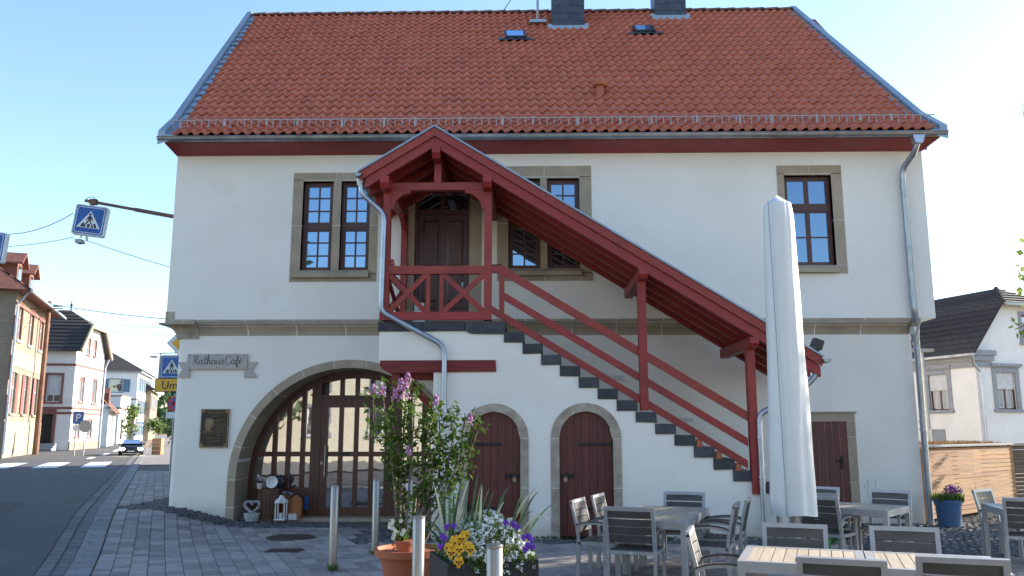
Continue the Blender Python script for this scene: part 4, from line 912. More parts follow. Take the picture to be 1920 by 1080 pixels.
bt.inputs['Color1'].default_value = (.225, .178, .125, 1); bt.inputs['Color2'].default_value = (.165, .13, .09, 1); bt.inputs['Mortar'].default_value = (.30, .26, .20, 1)
nt.links.new(bt.outputs['Color'], nt.nodes['Principled BSDF'].inputs['Base Color']); nt.nodes['Principled BSDF'].inputs['Roughness'].default_value = .9
pinkst = pm('red_sandstone', (0.26, 0.11, 0.09), 0.85, c2=(0.20, 0.08, 0.065), scale=5); cream = pm('cream_render', (0.31, 0.265, 0.195), 0.9, c2=(0.26, 0.22, 0.165), scale=2)
redsh = pm('red_shutter', (0.30, 0.07, 0.06), 0.6); bluesh = pm('blue_shutter', (0.11, 0.19, 0.27), 0.6); white_w = pm('white_house_plaster', (0.80, 0.79, 0.77), 0.9, c2=(0.74, 0.73, 0.71), scale=1.5, bump=.2, bscale=10)
darkroof = pm('dark_roof_tile', (0.055, 0.048, 0.045), 0.85, c2=(0.035, 0.030, 0.028), scale=6, rnd=.3); redroof = pm('red_roof_tile', (0.22, 0.085, 0.055), 0.8, c2=(0.14, 0.055, 0.04), scale=5, rnd=.2); brownroof = pm('brown_roof_tile', (0.16, 0.075, 0.05), 0.8, rnd=.2)
greytrim = pm('grey_trim', (0.30, 0.32, 0.35), 0.8); blind = pm('roller_blind', (0.62, 0.63, 0.64), 0.7); curtain = pm('curtain', (0.55, 0.55, 0.53), 0.9, c2=(0.35, 0.35, 0.34), scale=9, stretch=(1, 1, .1)); whitef = pm('white_frame', (0.75, 0.75, 0.74), 0.5); darkdoor = pm('dark_doorway', (0.02, 0.016, 0.014), 0.6); plinth = pm('plinth_stone', (0.27, 0.20, 0.16), 0.9)
rust = pm('rusty_steel', (0.20, 0.10, 0.06), 0.75, 0.3, c2=(0.12, 0.07, 0.05), scale=4)

def facade(house, M, L, zlo, zhi, wins, wallm, name='wall', extra=()):
    """wall in a local frame (x along, y inwards); wins: x centre, sill z, w, h, options"""
    mb = MB(); holes = [(x - w / 2, x + w / 2, K(z), K(z + h), 1) for x, z, w, h, o in wins]
    slab(mb, 0, L, zlo, zhi, 0.0, 0.18, holes, extra); mb.xf(M).build(name, wallm, house)
    for x, z, w, h, o in wins:
        s = o.get('surround'); fm = o.get('frame', whitef)
        q = MB().box(x - w / 2, x - w / 2 + .06, .09, .16, z, z + h).box(x + w / 2 - .06, x + w / 2, .09, .16, z, z + h).box(x - w / 2 + .06, x + w / 2 - .06, .09, .16, z, z + .06).box(x - w / 2 + .06, x + w / 2 - .06, .09, .16, z + h - .06, z + h)
        if not o.get('door'): q.box(x - .03, x + .03, .092, .16, z + .06, z + h - .06)
        if o.get('cross'): q.box(x - w / 2 + .06, x + w / 2 - .06, .094, .16, z + h * .62, z + h * .62 + .06)
        wi = q.xf(M).build('door' if o.get('door') else 'window', fm, house)
        MB().box(x - w / 2 + .03, x + w / 2 - .03, .135, .15, z + .03, z + h - .03).xf(M).build('leaf' if o.get('door') else 'pane', darkdoor if o.get('door') else farglass, wi)
        if o.get('curtain'): MB().box(x - w / 2 + .06, x + w / 2 - .06, .125, .133, z + .08, z + h - .3).xf(M).build('curtain', curtain, wi)
        if o.get('blind'): MB().box(x - w / 2 + .01, x + w / 2 - .01, .06, .088, z + h * (1 - o['blind']), z + h - .005).xf(M).build('roller_blind', blind, wi)
        if s:
            t = o.get('sw', .16); fr = MB().box(x - w / 2 - t, x - w / 2, -.04, .05, z, z + h).box(x + w / 2, x + w / 2 + t, -.04, .05, z, z + h).box(x - w / 2 - t, x + w / 2 + t, -.042, .05, z + h, z + h + t)
            fr.xf(M).build('surround', s, wi)
            if not o.get('door'): MB().box(x - w / 2 - t - .05, x + w / 2 + t + .05, -.10, .05, z - .12, z - .001).xf(M).build('sill', o.get('sillm', s), wi)
            if o.get('hood'): MB().box(x - w / 2 - t - .1, x + w / 2 + t + .1, -.16, .02, z + h + t + .05, z + h + t + .16).box(x - w / 2 - t - .03, x + w / 2 + t + .03, -.09, .02, z + h + t + .002, z + h + t + .05).xf(M).build('hood', s, wi)
        if o.get('shutter'):
            sh = o['shutter']
            for sx in (-1, 1):
                a, b = sorted((x + sx * (w / 2 + (o.get('sw', .16) if s else .02)), x + sx * (w / 2 + (o.get('sw', .16) if s else .02) + w * .48))); MB().box(a, b, -.06, -.02, z, z + h).xf(M).build('shutter', sh, wi)
def IM(): return Matrix.Identity(4)
def side(L=0, right=False):              # frame of the side wall at x=0 (or x=L when right), seen from outside
    if not right: return Matrix(((0, 1, 0, 0), (-1, 0, 0, 0), (0, 0, 1, 0), (0, 0, 0, 1)))     # local (x along, y inward) -> (y, -x)
    return Matrix(((0, -1, 0, L), (1, 0, 0, 0), (0, 0, 1, 0), (0, 0, 0, 1)))
def house(name, C, E, z0, label):
    C = Vector(C); E = Vector(E); d = (E - C); return empty(name, (C.x, C.y, z0), label, 'house', None, math.atan2(d.y, d.x)), d.length
def bands(h, L, D, zs, m, both=True):
    for z in zs:
        bx('string_course', m, h, -.05, L + .02, -.05, -.002, z, z + .16)
        if both: bx('string_course', m, h, -.05, -.002, -.002, D, z, z + .16)
def tiles_roof(h, poly_faces, m, name='roof', rows_=0):
    mb = MB()
    for f in poly_faces: mb.add(f, [tuple(range(len(f)))])
    return mb.build(name, m, h)
def tile_courses(h, roof_o, a, b, c, d, n, m):    # raised courses on the roof plane a,b (eave) c,d (ridge)
    a, b, c, d = map(Vector, (a, b, c, d)); nrm = (b - a).cross(d - a).normalized()
    if nrm.z < 0: nrm = -nrm
    for i in range(n):
        t0, t1 = i / n, (i + 1.05) / n; t1 = min(t1, 1); p0 = a.lerp(d, t0) + nrm * .07; p1 = b.lerp(c, t0) + nrm * .07; p2 = b.lerp(c, t1) + nrm * .02; p3 = a.lerp(d, t1) + nrm * .02
        MB().add([p0, p1, p2, p3, p0 - nrm * .06, p1 - nrm * .06], [(0, 1, 2, 3), (4, 5, 1, 0)]).build('tile_course', m, roof_o).location = (0, 0, 0)

# --- yellow brick house
H, L = house('brick_house', (-27.4, 27.0, 0), (-31.3, 36.8, 0), 0.25, 'yellow brick house with red shutters and dormers at the left edge')
ez = 8.9; D = 9
wu = [(x, 6.3, 1.05, 2.0, dict(surround=pinkst, sillm=whitef, sw=.12, cross=1)) for x in (1.4, 4.7, 8.0)]
wd = [(x, 2.35, 1.1, 2.2, dict(surround=cream, shutter=redsh, sw=.06, cross=1)) for x in (1.4, 4.7, 8.0)]
facade(H, IM(), L, K(0), K(ez), wu + wd, brickm); facade(H, side(), D, K(0), lambda x: ez, [], brickm) if False else None
MB().quad((0, 0, 0), (0, D, 0), (0, D, ez), (0, 0, ez)).build('side_wall', brickm, H); MB().quad((L, 0, 0), (L, D, 0), (L, D, ez), (L, 0, ez)).build('side_wall', brickm, H)
bx('plinth', cream, H, -.06, L + .06, -.08, -.002, 0, 1.9); bx('string_course', pinkst, H, -.05, L + .03, -.06, -.003, 8.1, 8.25); bx('painted_panel', cream, H, .5, L - .5, -.03, -.003, 4.85, 5.75)
for i in range(3): bx('quoin', pinkst, H, -.03, .30, -.05, .02, 2 + i * 2.1, 3.3 + i * 2.1)
o = .75
r0, r1, rz = ez - .1, ez - .1, ez + 3.6
rf = tiles_roof(H, [[(-o, -o, r0), (L + o, -o, r0), (L - 2.5, D / 2, rz), (2.5, D / 2, rz)], [(-o, -o, r0), (2.5, D / 2, rz), (-o, D + o, r0)], [(L + o, -o, r0), (L + o, D + o, r0), (L - 2.5, D / 2, rz)], [(-o, D + o, r0), (2.5, D / 2, rz), (L - 2.5, D / 2, rz), (L + o, D + o, r0)], [(-o, -o, r0 - .02), (L + o, -o, r0 - .02), (L + o, D + o, r0 - .02), (-o, D + o, r0 - .02)]], redroof)
tile_courses(H, rf, (-o, -o, r0), (L + o, -o, r0), (L - 2.5, D / 2, rz), (2.5, D / 2, rz), 9, redroof)
bx('gutter', guttr, H, -o, L + o, -o - .12, -o, r0 - .12, r0 + .02)
for x in (3.0, 6.6):
    dm = MB().prism([(x - .65, ez + .6), (x + .65, ez + .6), (x + .65, ez + 1.9), (x, ez + 2.35), (x - .65, ez + 1.9)], 'y', .55, 2.6).build('dormer', brownroof, H)
    bx('pane', farglass, dm, x - .35, x + .35, .53, .545, ez + .9, ez + 1.75).location = (0, 0, 0)
    for s in (-1, 1): MB().prism([(x, ez + 2.55), (x + s * .95, ez + 1.85), (x + s * .95, ez + 1.74), (x, ez + 2.42)], 'y', .25, 3.0).build('dormer_roof', redroof, dm).location = (0, 0, 0)
MB().tube([(-.12, -.6, ez - .1), (-.12, -.12, ez - .8), (-.12, -.12, .2)], .06, 8).build('downpipe', zinc, H)
for i in range(2): MB().bar((4.5 + i * 1.5, -.05, 8.45), (4.5 + i * 1.5, -1.6, 8.55), .05, .05).build('bracket', rust, H)

# --- white house with red trim
H, L = house('white_corner_house', (-32.3, 42.2, 0), (-33.6, 48.6, 0), 0.3, 'white corner house with red brown window trim and dark hipped roof')
D = 8.5; ez = 6.9
tr = dict(surround=pinkst, sw=.14)
gab = lambda x: min(ez + 1.15 * min(x, L - x) + .3, ez + 2.0)
facade(H, IM(), L, K(0), gab, [(1.7, 3.4, .85, 1.75, dict(surround=pinkst, sw=.12)), (4.7, 3.4, .85, 1.75, dict(surround=pinkst, sw=.12)), (2.5, 6.9, .55, 1.2, dict(surround=pinkst, sw=.1)), (4.0, 6.9, .55, 1.2, dict(surround=pinkst, sw=.1)), (1.5, .9, .8, 1.2, tr), (4.3, .9, .8, 1.2, tr)], white_w, extra=[.8, 1.2, 1.48, L - 1.48, L - 1.2, L / 2])
facade(H, side() @ Matrix.Translation((-D, 0, 0)), D, K(0), K(ez + .25), [(D - 1.3, 3.35, .95, 1.9, dict(surround=pinkst, sw=.14, blind=.75)), (D - 1.75, .35, 1.15, 2.3, dict(surround=pinkst, sw=.2, door=1, frame=darkdoor)), (D - 6.8, 3.35, 1.3, 2.0, dict(surround=pinkst, sw=.16, blind=.5))], white_w)
bands(H, L, D, (2.85, 1.95 + .55, 5.9), pinkst); bx('plinth', plinth, H, -.04, L + .04, -.06, -.003, 0, .6)
o = .45; zr = ez + 3.4
rf = tiles_roof(H, [[(-o, -o, ez), (-o, D, ez), (L / 2, D, zr), (L / 2, 1.7, zr), (1.55, -o, ez + 2.05)], [(L + o, -o, ez), (L - 1.55, -o, ez + 2.05), (L / 2, 1.7, zr), (L / 2, D, zr), (L + o, D, ez)], [(1.55, -o, ez + 2.05), (L / 2, 1.7, zr), (L - 1.55, -o, ez + 2.05)]], darkroof)
tile_courses(H, rf, (-o, -o, ez), (-o, D, ez), (1.55, D, ez + 2.05), (1.55, -o, ez + 2.05), 7, darkroof); tile_courses(H, rf, (1.55, -o, ez + 2.05), (1.55, D, ez + 2.05), (L / 2, D, zr), (L / 2, 1.7, zr), 5, darkroof)
for pa, pb in (((-o, -o, ez), (1.55, -o, ez + 2.05)), ((L + o, -o, ez), (L - 1.55, -o, ez + 2.05)), ((1.55, -o, ez + 2.05), (L - 1.55, -o, ez + 2.05))): MB().bar(pa, pb, .12, .28).build('verge_board', cream, H)
MB().lathe([(.05, 0), (.05, .3), (.12, .4), (.03, .55), (.02, .9)], (L / 2, 1.7, zr), 8).build('finial', darkroof, H)
for i in range(3): bx('door_step', greytrim, H, -1.2 + i * .3, -.9 + i * .3, .7, 3.2, 0, .16 + .16 * i)
MB().tube([(L + .2, -.3, ez), (L + .05, -.12, ez - .7), (L + .05, -.12, 0)], .06, 8).build('downpipe', zinc, H)
# --- low annex
H, L = house('low_annex', (-36.4, 55.5, 0), (-39.5, 63.0, 0), 0.3, 'low white annex with steep brown roof between the two white houses')
facade(H, IM(), L, K(0), K(3.0), [(1.6, 1.2, 1.2, 1.3, dict(frame=brown)), (4.2, 1.0, 1.0, 1.6, dict(frame=brown))], white_w); facade(H, side() @ Matrix.Translation((-5, 0, 0)), 5, K(0), lambda x: 3.0 + min(5 - x, x) * .9, [(3.4, 1.0, .8, 1.2, dict(frame=brown))], white_w, extra=[2.5])
rf = tiles_roof(H, [[(-.3, -.5, 2.8), (L + .3, -.5, 2.8), (L + .3, 2.5, 6.0), (-.3, 2.5, 6.0)], [(-.3, 2.5, 6.0), (L + .3, 2.5, 6.0), (L + .3, 5.3, 3), (-.3, 5.3, 3)]], brownroof); tile_courses(H, rf, (-.3, -.5, 2.8), (L + .3, -.5, 2.8), (L + .3, 2.5, 6), (-.3, 2.5, 6), 7, brownroof)
dm = MB().prism([(1.6, 3.7), (2.9, 3.7), (2.9, 4.6), (2.25, 5.1), (1.6, 4.6)], 'y', .2, 1.6).build('dormer', brownroof, H)
# --- white house with blue shutters
H, L = house('blue_shutter_house', (-47.4, 83.5, 0), (-52.2, 97.5, 0), 0.3, 'tall white house with blue shutters and dark hipped roof down the street')
D = 12; ez = 8.3
ws = [(1.6 + 2.4 * i, z, 1.0, 1.7, dict(shutter=bluesh)) for i in range(6) for z in (.7, 3.3, 6.1)]
facade(H, IM(), L, K(0), K(ez), ws, white_w); facade(H, side() @ Matrix.Translation((-D, 0, 0)), D, K(0), K(ez), [(D - 2.4, 5.9, 1.5, 1.5, dict(shutter=bluesh, surround=greytrim, sw=.1, cross=1)), (D - 2.6, 2.6, 1.5, 1.6, dict(shutter=bluesh, surround=greytrim, sw=.1, cross=1, hood=1)), (D - 6.5, 5.9, 1.5, 1.5, dict(shutter=bluesh)), (D - 4.4, .5, 1.6, 1.4, dict(shutter=bluesh))], white_w)
bands(H, L, D, (4.95, 1.9), plinth); bx('eave_trim', greytrim, H, -.4, L + .4, -.4, D, ez - .05, ez + .2)
o = .6; tiles_roof(H, [[(-o, -o, ez + .2), (L + o, -o, ez + .2), (L - 5, D / 2, ez + 4.0), (5, D / 2, ez + 4.0)], [(-o, -o, ez + .2), (5, D / 2, ez + 4), (-o, D + o, ez + .2)], [(-o, D + o, ez + .2), (5, D / 2, ez + 4), (L - 5, D / 2, ez + 4), (L + o, D + o, ez + .2)], [(L + o, -o, ez + .2), (L + o, D + o, ez + .2), (L - 5, D / 2, ez + 4)]], darkroof)
# --- balcony block and far brick house
H, L = house('balcony_house', (-41.0, 66.5, 0), (-42.5, 71.5, 0), 0.3, 'small white house with a parapet balcony before the blue shuttered house')
facade(H, IM(), L, K(0), K(3.6), [(2.2, .4, 1.2, 2.1, dict(frame=brown))], white_w); facade(H, side() @ Matrix.Translation((-5, 0, 0)), 5, K(0), K(3.6), [(2.5, .6, 1.1, 2.0, dict(frame=brown))], white_w)
bx('parapet', white_w, H, -.15, L, -.15, 5, 3.62, 4.7); bx('parapet_cap', plinth, H, -.25, L + .1, -.25, 5.1, 3.5, 3.62); bx('parapet_cap', plinth, H, -.25, L + .1, -.25, 5.1, 4.7, 4.82)
H, L = house('far_brick_house', (-49.8, 92.5, 0), (-54.5, 105, 0), 0.3, 'far narrow brick house with dark eaves before the wooded hill')
facade(H, IM(), L, K(0), K(6.6), [(1.5 + i * 2.4, z, 1.0, 1.6, dict(surround=cream, shutter=greytrim, sw=.1)) for i in range(5) for z in (1.2, 4.2)], brickm); MB().quad((0, 0, 0), (0, 8, 0), (0, 8, 6.6), (0, 0, 6.6)).build('side_wall', brickm, H)
tiles_roof(H, [[(-.4, -.8, 6.5), (L + .4, -.8, 6.5), (L + .4, 4, 9.5), (-.4, 4, 9.5)], [(-.4, -.8, 6.5), (-.4, 4, 9.5), (-.4, 8.4, 6.5)]], darkroof)
# --- foliage helper
def leaf_mat(name, c, c2, rough=.55):
    m = pm(name, c, rough, c2=c2, scale=3, rnd=.35); p = m.node_tree.nodes['Principled BSDF']; L_ = m.node_tree.links
    tr = m.node_tree.nodes.new('ShaderNodeBsdfTranslucent'); mx = m.node_tree.nodes.new('ShaderNodeMixShader'); mx.inputs[0].default_value = .35
    src = p.inputs['Base Color'].links[0].from_socket; L_.new(src, tr.inputs[0]); L_.new(p.outputs[0], mx.inputs[1]); L_.new(tr.outputs[0], mx.inputs[2]); L_.new(mx.outputs[0], m.node_tree.nodes['Material Output'].inputs['Surface']); return m
leafg = leaf_mat('leaf_green', (0.15, 0.22, 0.04), (0.075, 0.13, 0.025)); leafd = leaf_mat('leaf_dark', (0.06, 0.115, 0.03), (0.035, 0.07, 0.018)); leafy = leaf_mat('leaf_lime', (0.20, 0.27, 0.05), (0.12, 0.19, 0.035))
def leaf(mb, p, d, n, l, w):              # pointed leaf of two folded halves
    d = d.normalized(); s = d.cross(n)
    if s.length < 1e-3: s = d.cross(Vector((1, 0, 0)))
    s.normalize(); n = s.cross(d)
    mb.add([p, p + d * l * .4 + s * w / 2 + n * w * .12, p + d * l, p + d * l * .4 - s * w / 2 + n * w * .12, p + d * l * .5], [(0, 1, 4), (1, 2, 4), (2, 3, 4), (3, 0, 4)])
def rv(r): 
    while True:
        v = Vector((r.uniform(-1, 1), r.uniform(-1, 1), r.uniform(-1, 1)))
        if .05 < v.length < 1: return v
def crown(mb, c, rad, n, size, r, clumps=14):
    cl = []
    for i in range(clumps):
        v = rv(r); v = v.normalized() * (v.length ** .5); cl.append((Vector((c[0] + v.x * rad[0] * .75, c[1] + v.y * rad[1] * .75, c[2] + v.z * rad[2] * .75)), r.uniform(.28, .5)))
    for i in range(n):
        cc, k = r.choice(cl); v = rv(r); v = v.normalized() * v.length ** .4
        p = cc + Vector((v.x * rad[0] * k, v.y * rad[1] * k, v.z * rad[2] * k)); s = size * r.uniform(.6, 1.3)
        leaf(mb, p, rv(r) + Vector((0, 0, -.2)), rv(r) + Vector((0, 0, .6)), s, s * .6)
    return cl
rr = random.Random(21)
hill = MB()
for i in range(46):
    a = -300 + i * 9; b = 260 + 30 * math.sin(i * .9); h = 9 + 5 * math.sin(i * .35) + rr.uniform(-1.5, 1.5); crown(hill, (a + 150, b, h * .55), (9, 9, h * .6), 220, 2.6, rr, 7)
tag(hill.build('wooded_hill', leafd), 'green wooded hill closing the far end of the street', 'wood', kind='stuff')
def bush(c, rad, n, size, m, name, label, cat='bush'):
    b = MB(); crown(b, c, rad, n, size, rr, 9); e = empty(name, (c[0], c[1], c[2] - rad[2]), label, cat); b.build('foliage', m, e)
    st = MB()
    for k in range(4): st.tube([(c[0] + .1 * k - .15, c[1], c[2] - rad[2]), (c[0] + rr.uniform(-.4, .4) * rad[0], c[1] + rr.uniform(-.3, .3), c[2] + rad[2] * .3)], .03, 5)
    st.build('stems', rust, e)
c = U(294, 815, 85); bush((c.x, 85, 2.3), (1.2, 1.2, 1.0), 350, .4, leafg, 'street_bush', 'green bush beside the far brick house')
c = U(226, 815, 58); bush((c.x, 60, 2.6), (.9, .9, 1.8), 350, .35, leafy, 'climber_bush', 'pale green climber beside the small balcony house')
c = U(312, 830, 60); bush((c.x, 62, 1.7), (1.3, 1.2, 1.3), 350, .4, leafd, 'corner_hedge', 'dark hedge just left of the hall corner down the street')
c = U(62, 780, 38); bush((c.x - .4, 38.3, 3.6), (.7, .7, 3.2), 400, .35, leafd, 'ivy_bush', 'dark ivy growing between brick house and white corner house')
# timber crates of the far planter
c = G(295, 852, .28); wood0 = pm('planter_wood', (.42, .24, .11), .8, rnd=.2); pt = empty('timber_planter', (c.x, c.y, .28), 'stacked timber planter beside the street beyond the hall corner', 'planter')
for k in range(4): bx('plank', wood0, pt, c.x - .27, c.x + .27, c.y - .2, c.y + .2, .28 + k * .24, .50 + k * .24)

# --- utility pole and wires
c = U(66, 850, 33.5); pole = empty('utility_pole', (c.x, 33.5, .25), 'tall rusty steel utility pole before the white corner house', 'pole')
MB().tube([(c.x, 33.5, .2), (c.x, 33.5, U(66, 565, 33.5).z)], [.17, .12], 10).build('shaft', rust, pole); zt = U(66, 565, 33.5).z; MB().bar((c.x - .6, 33.5, zt - .3), (c.x + .8, 33.5, zt - .3), .08, .08).build('cross_arm', rust, pole)
wire_m = pm('wire', (0.10, 0.11, 0.12), .6)
def wire(a, b, sag, r, label, n=14):
    pts = [a.lerp(b, i / n) - Vector((0, 0, sag * 4 * (i / n) * (1 - i / n))) for i in range(n + 1)]; return tag(MB().tube(pts, r, 5).build('overhead_wire', wire_m), label, 'wire', 'overhead wires')
wire(U(99, 571, 33.5), U(340, 600, 26), .1, .022, 'dark overhead wire running from the rusty pole towards the hall')
wire(U(150, 600, 60), U(340, 615, 60), .2, .022, 'upper of two faint wires above the white corner house')
wire(U(150, 612, 60), U(340, 628, 60), .2, .022, 'lower of two faint wires above the white corner house')
wire(U(-60, 424, 4), U(137, 400, 3.2), .35, .010, 'slack wire from the left edge to the hanging crossing sign')
wire(U(-60, 462, 4), U(140, 444, 3.2), .10, .008, 'thin taut wire from the left edge to below the hanging sign')
wire(U(160, 450, 3.2), U(330, 504, 2.5), .02, .008, 'thin wire from the hanging crossing sign down to the hall')

# --- signs
blue = pm('sign_blue', (0.015, 0.10, 0.36), .45); whites = pm('sign_white', (0.75, 0.76, 0.76), .5); yel = pm('sign_yellow', (0.75, 0.40, 0.02), .5); redp = pm('sign_red', (0.55, 0.02, 0.02), .5); blk = pm('sign_black', (0.012, 0.012, 0.012), .6); greyb = pm('sign_back', (0.30, 0.31, 0.32), .5, .4)
def flat(poly, M, m, name, parent, y, t=.004): return MB().prism(poly, 'y', y - t, y).xf(M).build(name, m, parent)
def rrect(x0, x1, z0, z1, r, n=4):
    out = []
    for cx_, cz_, a in ((x1 - r, z1 - r, 0), (x0 + r, z1 - r, 90), (x0 + r, z0 + r, 180), (x1 - r, z0 + r, 270)): out += [(cx_ + r * math.cos(R(a + 90 * i / n)), cz_ + r * math.sin(R(a + 90 * i / n))) for i in range(n + 1)]
    return out
def circ(cx_, cz_, r, n=20): return [(cx_ + r * math.cos(2 * math.pi * i / n), cz_ + r * math.sin(2 * math.pi * i / n)) for i in range(n)]
def ped_sign(parent, M, s, deep, case):      # crossing sign, s wide, face at y=0 in its own frame, centre at origin
    h = s / 2
    MB().prism(rrect(-h, h, -h, h, .06 * s), 'y', 0, deep).xf(M).build('case', case, parent)
    f = flat(rrect(-h * .93, h * .93, -h * .93, h * .93, .07 * s), M, blue, 'face', parent, -.001)
    def ring():
        o_ = rrect(-h * .86, h * .86, -h * .86, h * .86, .07 * s); i_ = rrect(-h * .82, h * .82, -h * .82, h * .82, .06 * s); q = MB(); n = len(o_)
        for k in range(n): q.prism([o_[k], o_[(k + 1) % n], i_[(k + 1) % n], i_[k]], 'y', -.008, -.0052)
        return q.xf(M)
    ring().build('border', whites, parent)
    flat([(-h * .74, -h * .52), (h * .74, -h * .52), (0, h * .62)], M, whites, 'triangle', parent, -.0055)
    pic = lambda poly: flat([(a * h, b * h) for a, b in poly], M, blk, 'pictogram', parent, -.0100)
    pic(circ(0, .38, .075)); pic([(-.07, .28), (.07, .28), (.09, .02), (-.07, .02)]); pic([(-.07, .27), (-.20, .06), (-.24, .0), (-.19, -.02), (-.14, .07), (-.04, .2)]); pic([(.07, .27), (.18, .14), (.20, -.02), (.15, -.02), (.13, .1), (.04, .2)])
    pic([(-.07, .03), (.0, .03), (-.05, -.12), (-.22, -.38), (-.34, -.42), (-.33, -.36), (-.26, -.33), (-.14, -.12)]); pic([(0, .03), (.08, .03), (.12, -.12), (.26, -.36), (.30, -.42), (.21, -.40), (.05, -.12)])
    for a, b in ((-.50, -.36), (-.33, -.20), (-.08, .08), (.18, .33), (.38, .52)):
        m_ = (a + b) / 2; pic([(a, -.48), (b, -.48), (b - m_ * .25, -.26 + abs(m_) * .1), (a - m_ * .25, -.26 + abs(m_) * .1)]) if abs(m_) > .3 or abs(m_) < .1 else pic([(a, -.48), (b, -.48), (b - m_ * .12, -.40), (a - m_ * .12, -.40)])
c = U(168, 413, 3.0); hs = empty('hanging_crossing_sign', (c.x, 3.0, c.z), 'blue pedestrian crossing sign hanging from a rusty arm over the street', 'road sign')
M = Matrix.Translation(c) @ Matrix.Rotation(R(8), 4, 'Z') @ Matrix.Rotation(R(6), 4, 'Y')
ped_sign(hs, M, .74, .16, whites)
a0, a1 = U(330, 407, 3.05), U(160, 376, 3.05)
MB().bar(a0 + (a0 - a1) * 1.2, a0.lerp(a1, .45), .075, .085).bar(a0.lerp(a1, .44), a1, .055, .065).build('arm', rust, hs)
MB().tube([U(172, 380, 3.05), U(176, 388, 3.05)], .02, 6).tube([U(160, 380, 3.05), U(164, 371, 3.05), U(174, 369, 3.05), U(179, 376, 3.05)], .008, 5).box(U(170, 378, 3.05).x, U(182, 378, 3.05).x, 2.99, 3.1, U(170, 384, 3.05).z, U(170, 374, 3.05).z).build('clamp', rust, hs)
c2 = U(150, 453, 3.1); MB().prism([(c2.x - .09, c2.z + .04), (c2.x + .05, c2.z + .05), (c2.x + .08, c2.z - .04), (c2.x - .06, c2.z - .05)], 'y', 3.0, 3.2).build('lamp', galv, hs); MB().tube([U(152, 446, 3.1), U(152, 440, 3.1)], .02, 6).tube([U(162, 444, 3.1), U(163, 452, 3.1)], .03, 6).build('lamp_hanger', whites, hs)
c = U(-22, 462, 3.0); hs2 = empty('edge_crossing_sign', (c.x, 3.0, c.z), 'crossing sign cut off by the left picture edge', 'road sign'); ped_sign(hs2, Matrix.Translation(c) @ Matrix.Rotation(R(6), 4, 'Z') @ Matrix.Rotation(R(4), 4, 'Y'), .74, .16, whites); MB().tube([c + Vector((0, .08, .35)), c + Vector((0, .08, .9))], .02, 6).build('hanger', rust, hs2)
# post with signs at the hall corner
Yp = 6.0
c = U(332, 850, Yp); sp_ = empty('sign_post', (c.x, Yp, .28), 'sign post half hidden by the hall corner with diamond, crossing and yellow sign', 'road sign')
ztp = U(322, 664, Yp).z; MB().tube([(c.x + .1, Yp + .06, .2), (c.x + .1, Yp + .06, ztp + .9)], .035, 8).build('post', galv, sp_)
ce = U(322, 688, Yp); ped_sign(sp_, Matrix.Translation(ce), .64, .03, greyb)
MB().tube([(ce.x - .36, Yp + .05, ce.z - .4), (ce.x - .36, Yp + .05, ce.z + .38), (ce.x + .3, Yp + .05, ce.z + .38)], .02, 6).build('frame', galv, sp_)
cy_ = U(332, 722, Yp - .02); w_, h_ = .60, .185
flat(rrect(-w_, w_, -h_, h_, .04), Matrix.Translation(cy_), blk, 'detour_sign_rim', sp_, .012, .02); flat(rrect(-w_ + .02, w_ - .02, -h_ + .02, h_ - .02, .03), Matrix.Translation(cy_), yel, 'detour_sign', sp_, -.009)
text_mesh('Umleitung', .30, blk, 'lettering', sp_, cy_ + Vector((-.42, -.016, -.10)), (1, 0, 0), (0, 0, 1), .002)
cdm = U(337, 643, Yp - .03); s_ = .36
for k, m_ in ((1.0, greyb), (.95, whites), (.58, yel)): flat([(s_ * k, 0), (0, s_ * k), (-s_ * k, 0), (0, -s_ * k)], Matrix.Translation(cdm), m_, 'priority_diamond', sp_, .01 - (1 - k) * .05)
cn = U(326, 757, 9.0); ns = empty('no_stopping_sign', (cn.x, 9.0, .28), 'round red and blue no stopping sign beside the hall corner', 'road sign')
rd_ = .21; flat(circ(0, 0, rd_), Matrix.Translation(cn), redp, 'rim', ns, 0); flat(circ(0, 0, rd_ * .76), Matrix.Translation(cn), blue, 'face', ns, -.006)
for s in (-1, 1): MB().bar((-rd_ * .56, -.012, -rd_ * .56 * s), (rd_ * .56, -.012, rd_ * .56 * s), .06, .003, (0, 1, 0)).xf(Matrix.Translation(cn)).build('bar', redp, ns)
MB().tube([(cn.x + .0, 9.05, .2), (cn.x, 9.05, cn.z + .3)], .03, 8).build('post', galv, ns); bx('panel', whites, ns, cn.x - .22, cn.x + .22, 9.0, 9.02, cn.z - .44, cn.z - .25)
# parking sign and round sign back
Yq = 31.0
c = U(147, 783, Yq); ps = empty('parking_sign', (c.x, Yq, .3), 'small blue parking sign before the white corner house', 'road sign'); flat(rrect(-.32, .32, -.36, .36, .05), Matrix.Translation(c), blue, 'face', ps, 0); text_mesh('P', .62, whites, 'letter', ps, c + Vector((-.17, -.008, -.22)), (1, 0, 0), (0, 0, 1), .003); bx('panel', whites, ps, c.x - .3, c.x + .3, Yq, Yq + .02, c.z - .75, c.z - .42); MB().tube([(c.x - .1, Yq + .05, .2), (c.x - .1, Yq + .05, c.z + .3)], .035, 8).build('post', galv, ps)
c = U(160, 799, Yq); rs = empty('round_sign', (c.x, Yq, .3), 'grey back of a round sign on a thin post beside the parking sign', 'road sign'); MB().lathe([(.36, 0), (.36, .02)], (0, 0, 0), 20).xf(Matrix.Translation(c) @ Matrix.Rotation(R(90), 4, 'X')).build('disc', greyb, rs); MB().tube([(c.x, Yq + .03, .2), (c.x, Yq + .03, c.z + .3)], .035, 8).build('post', galv, rs)
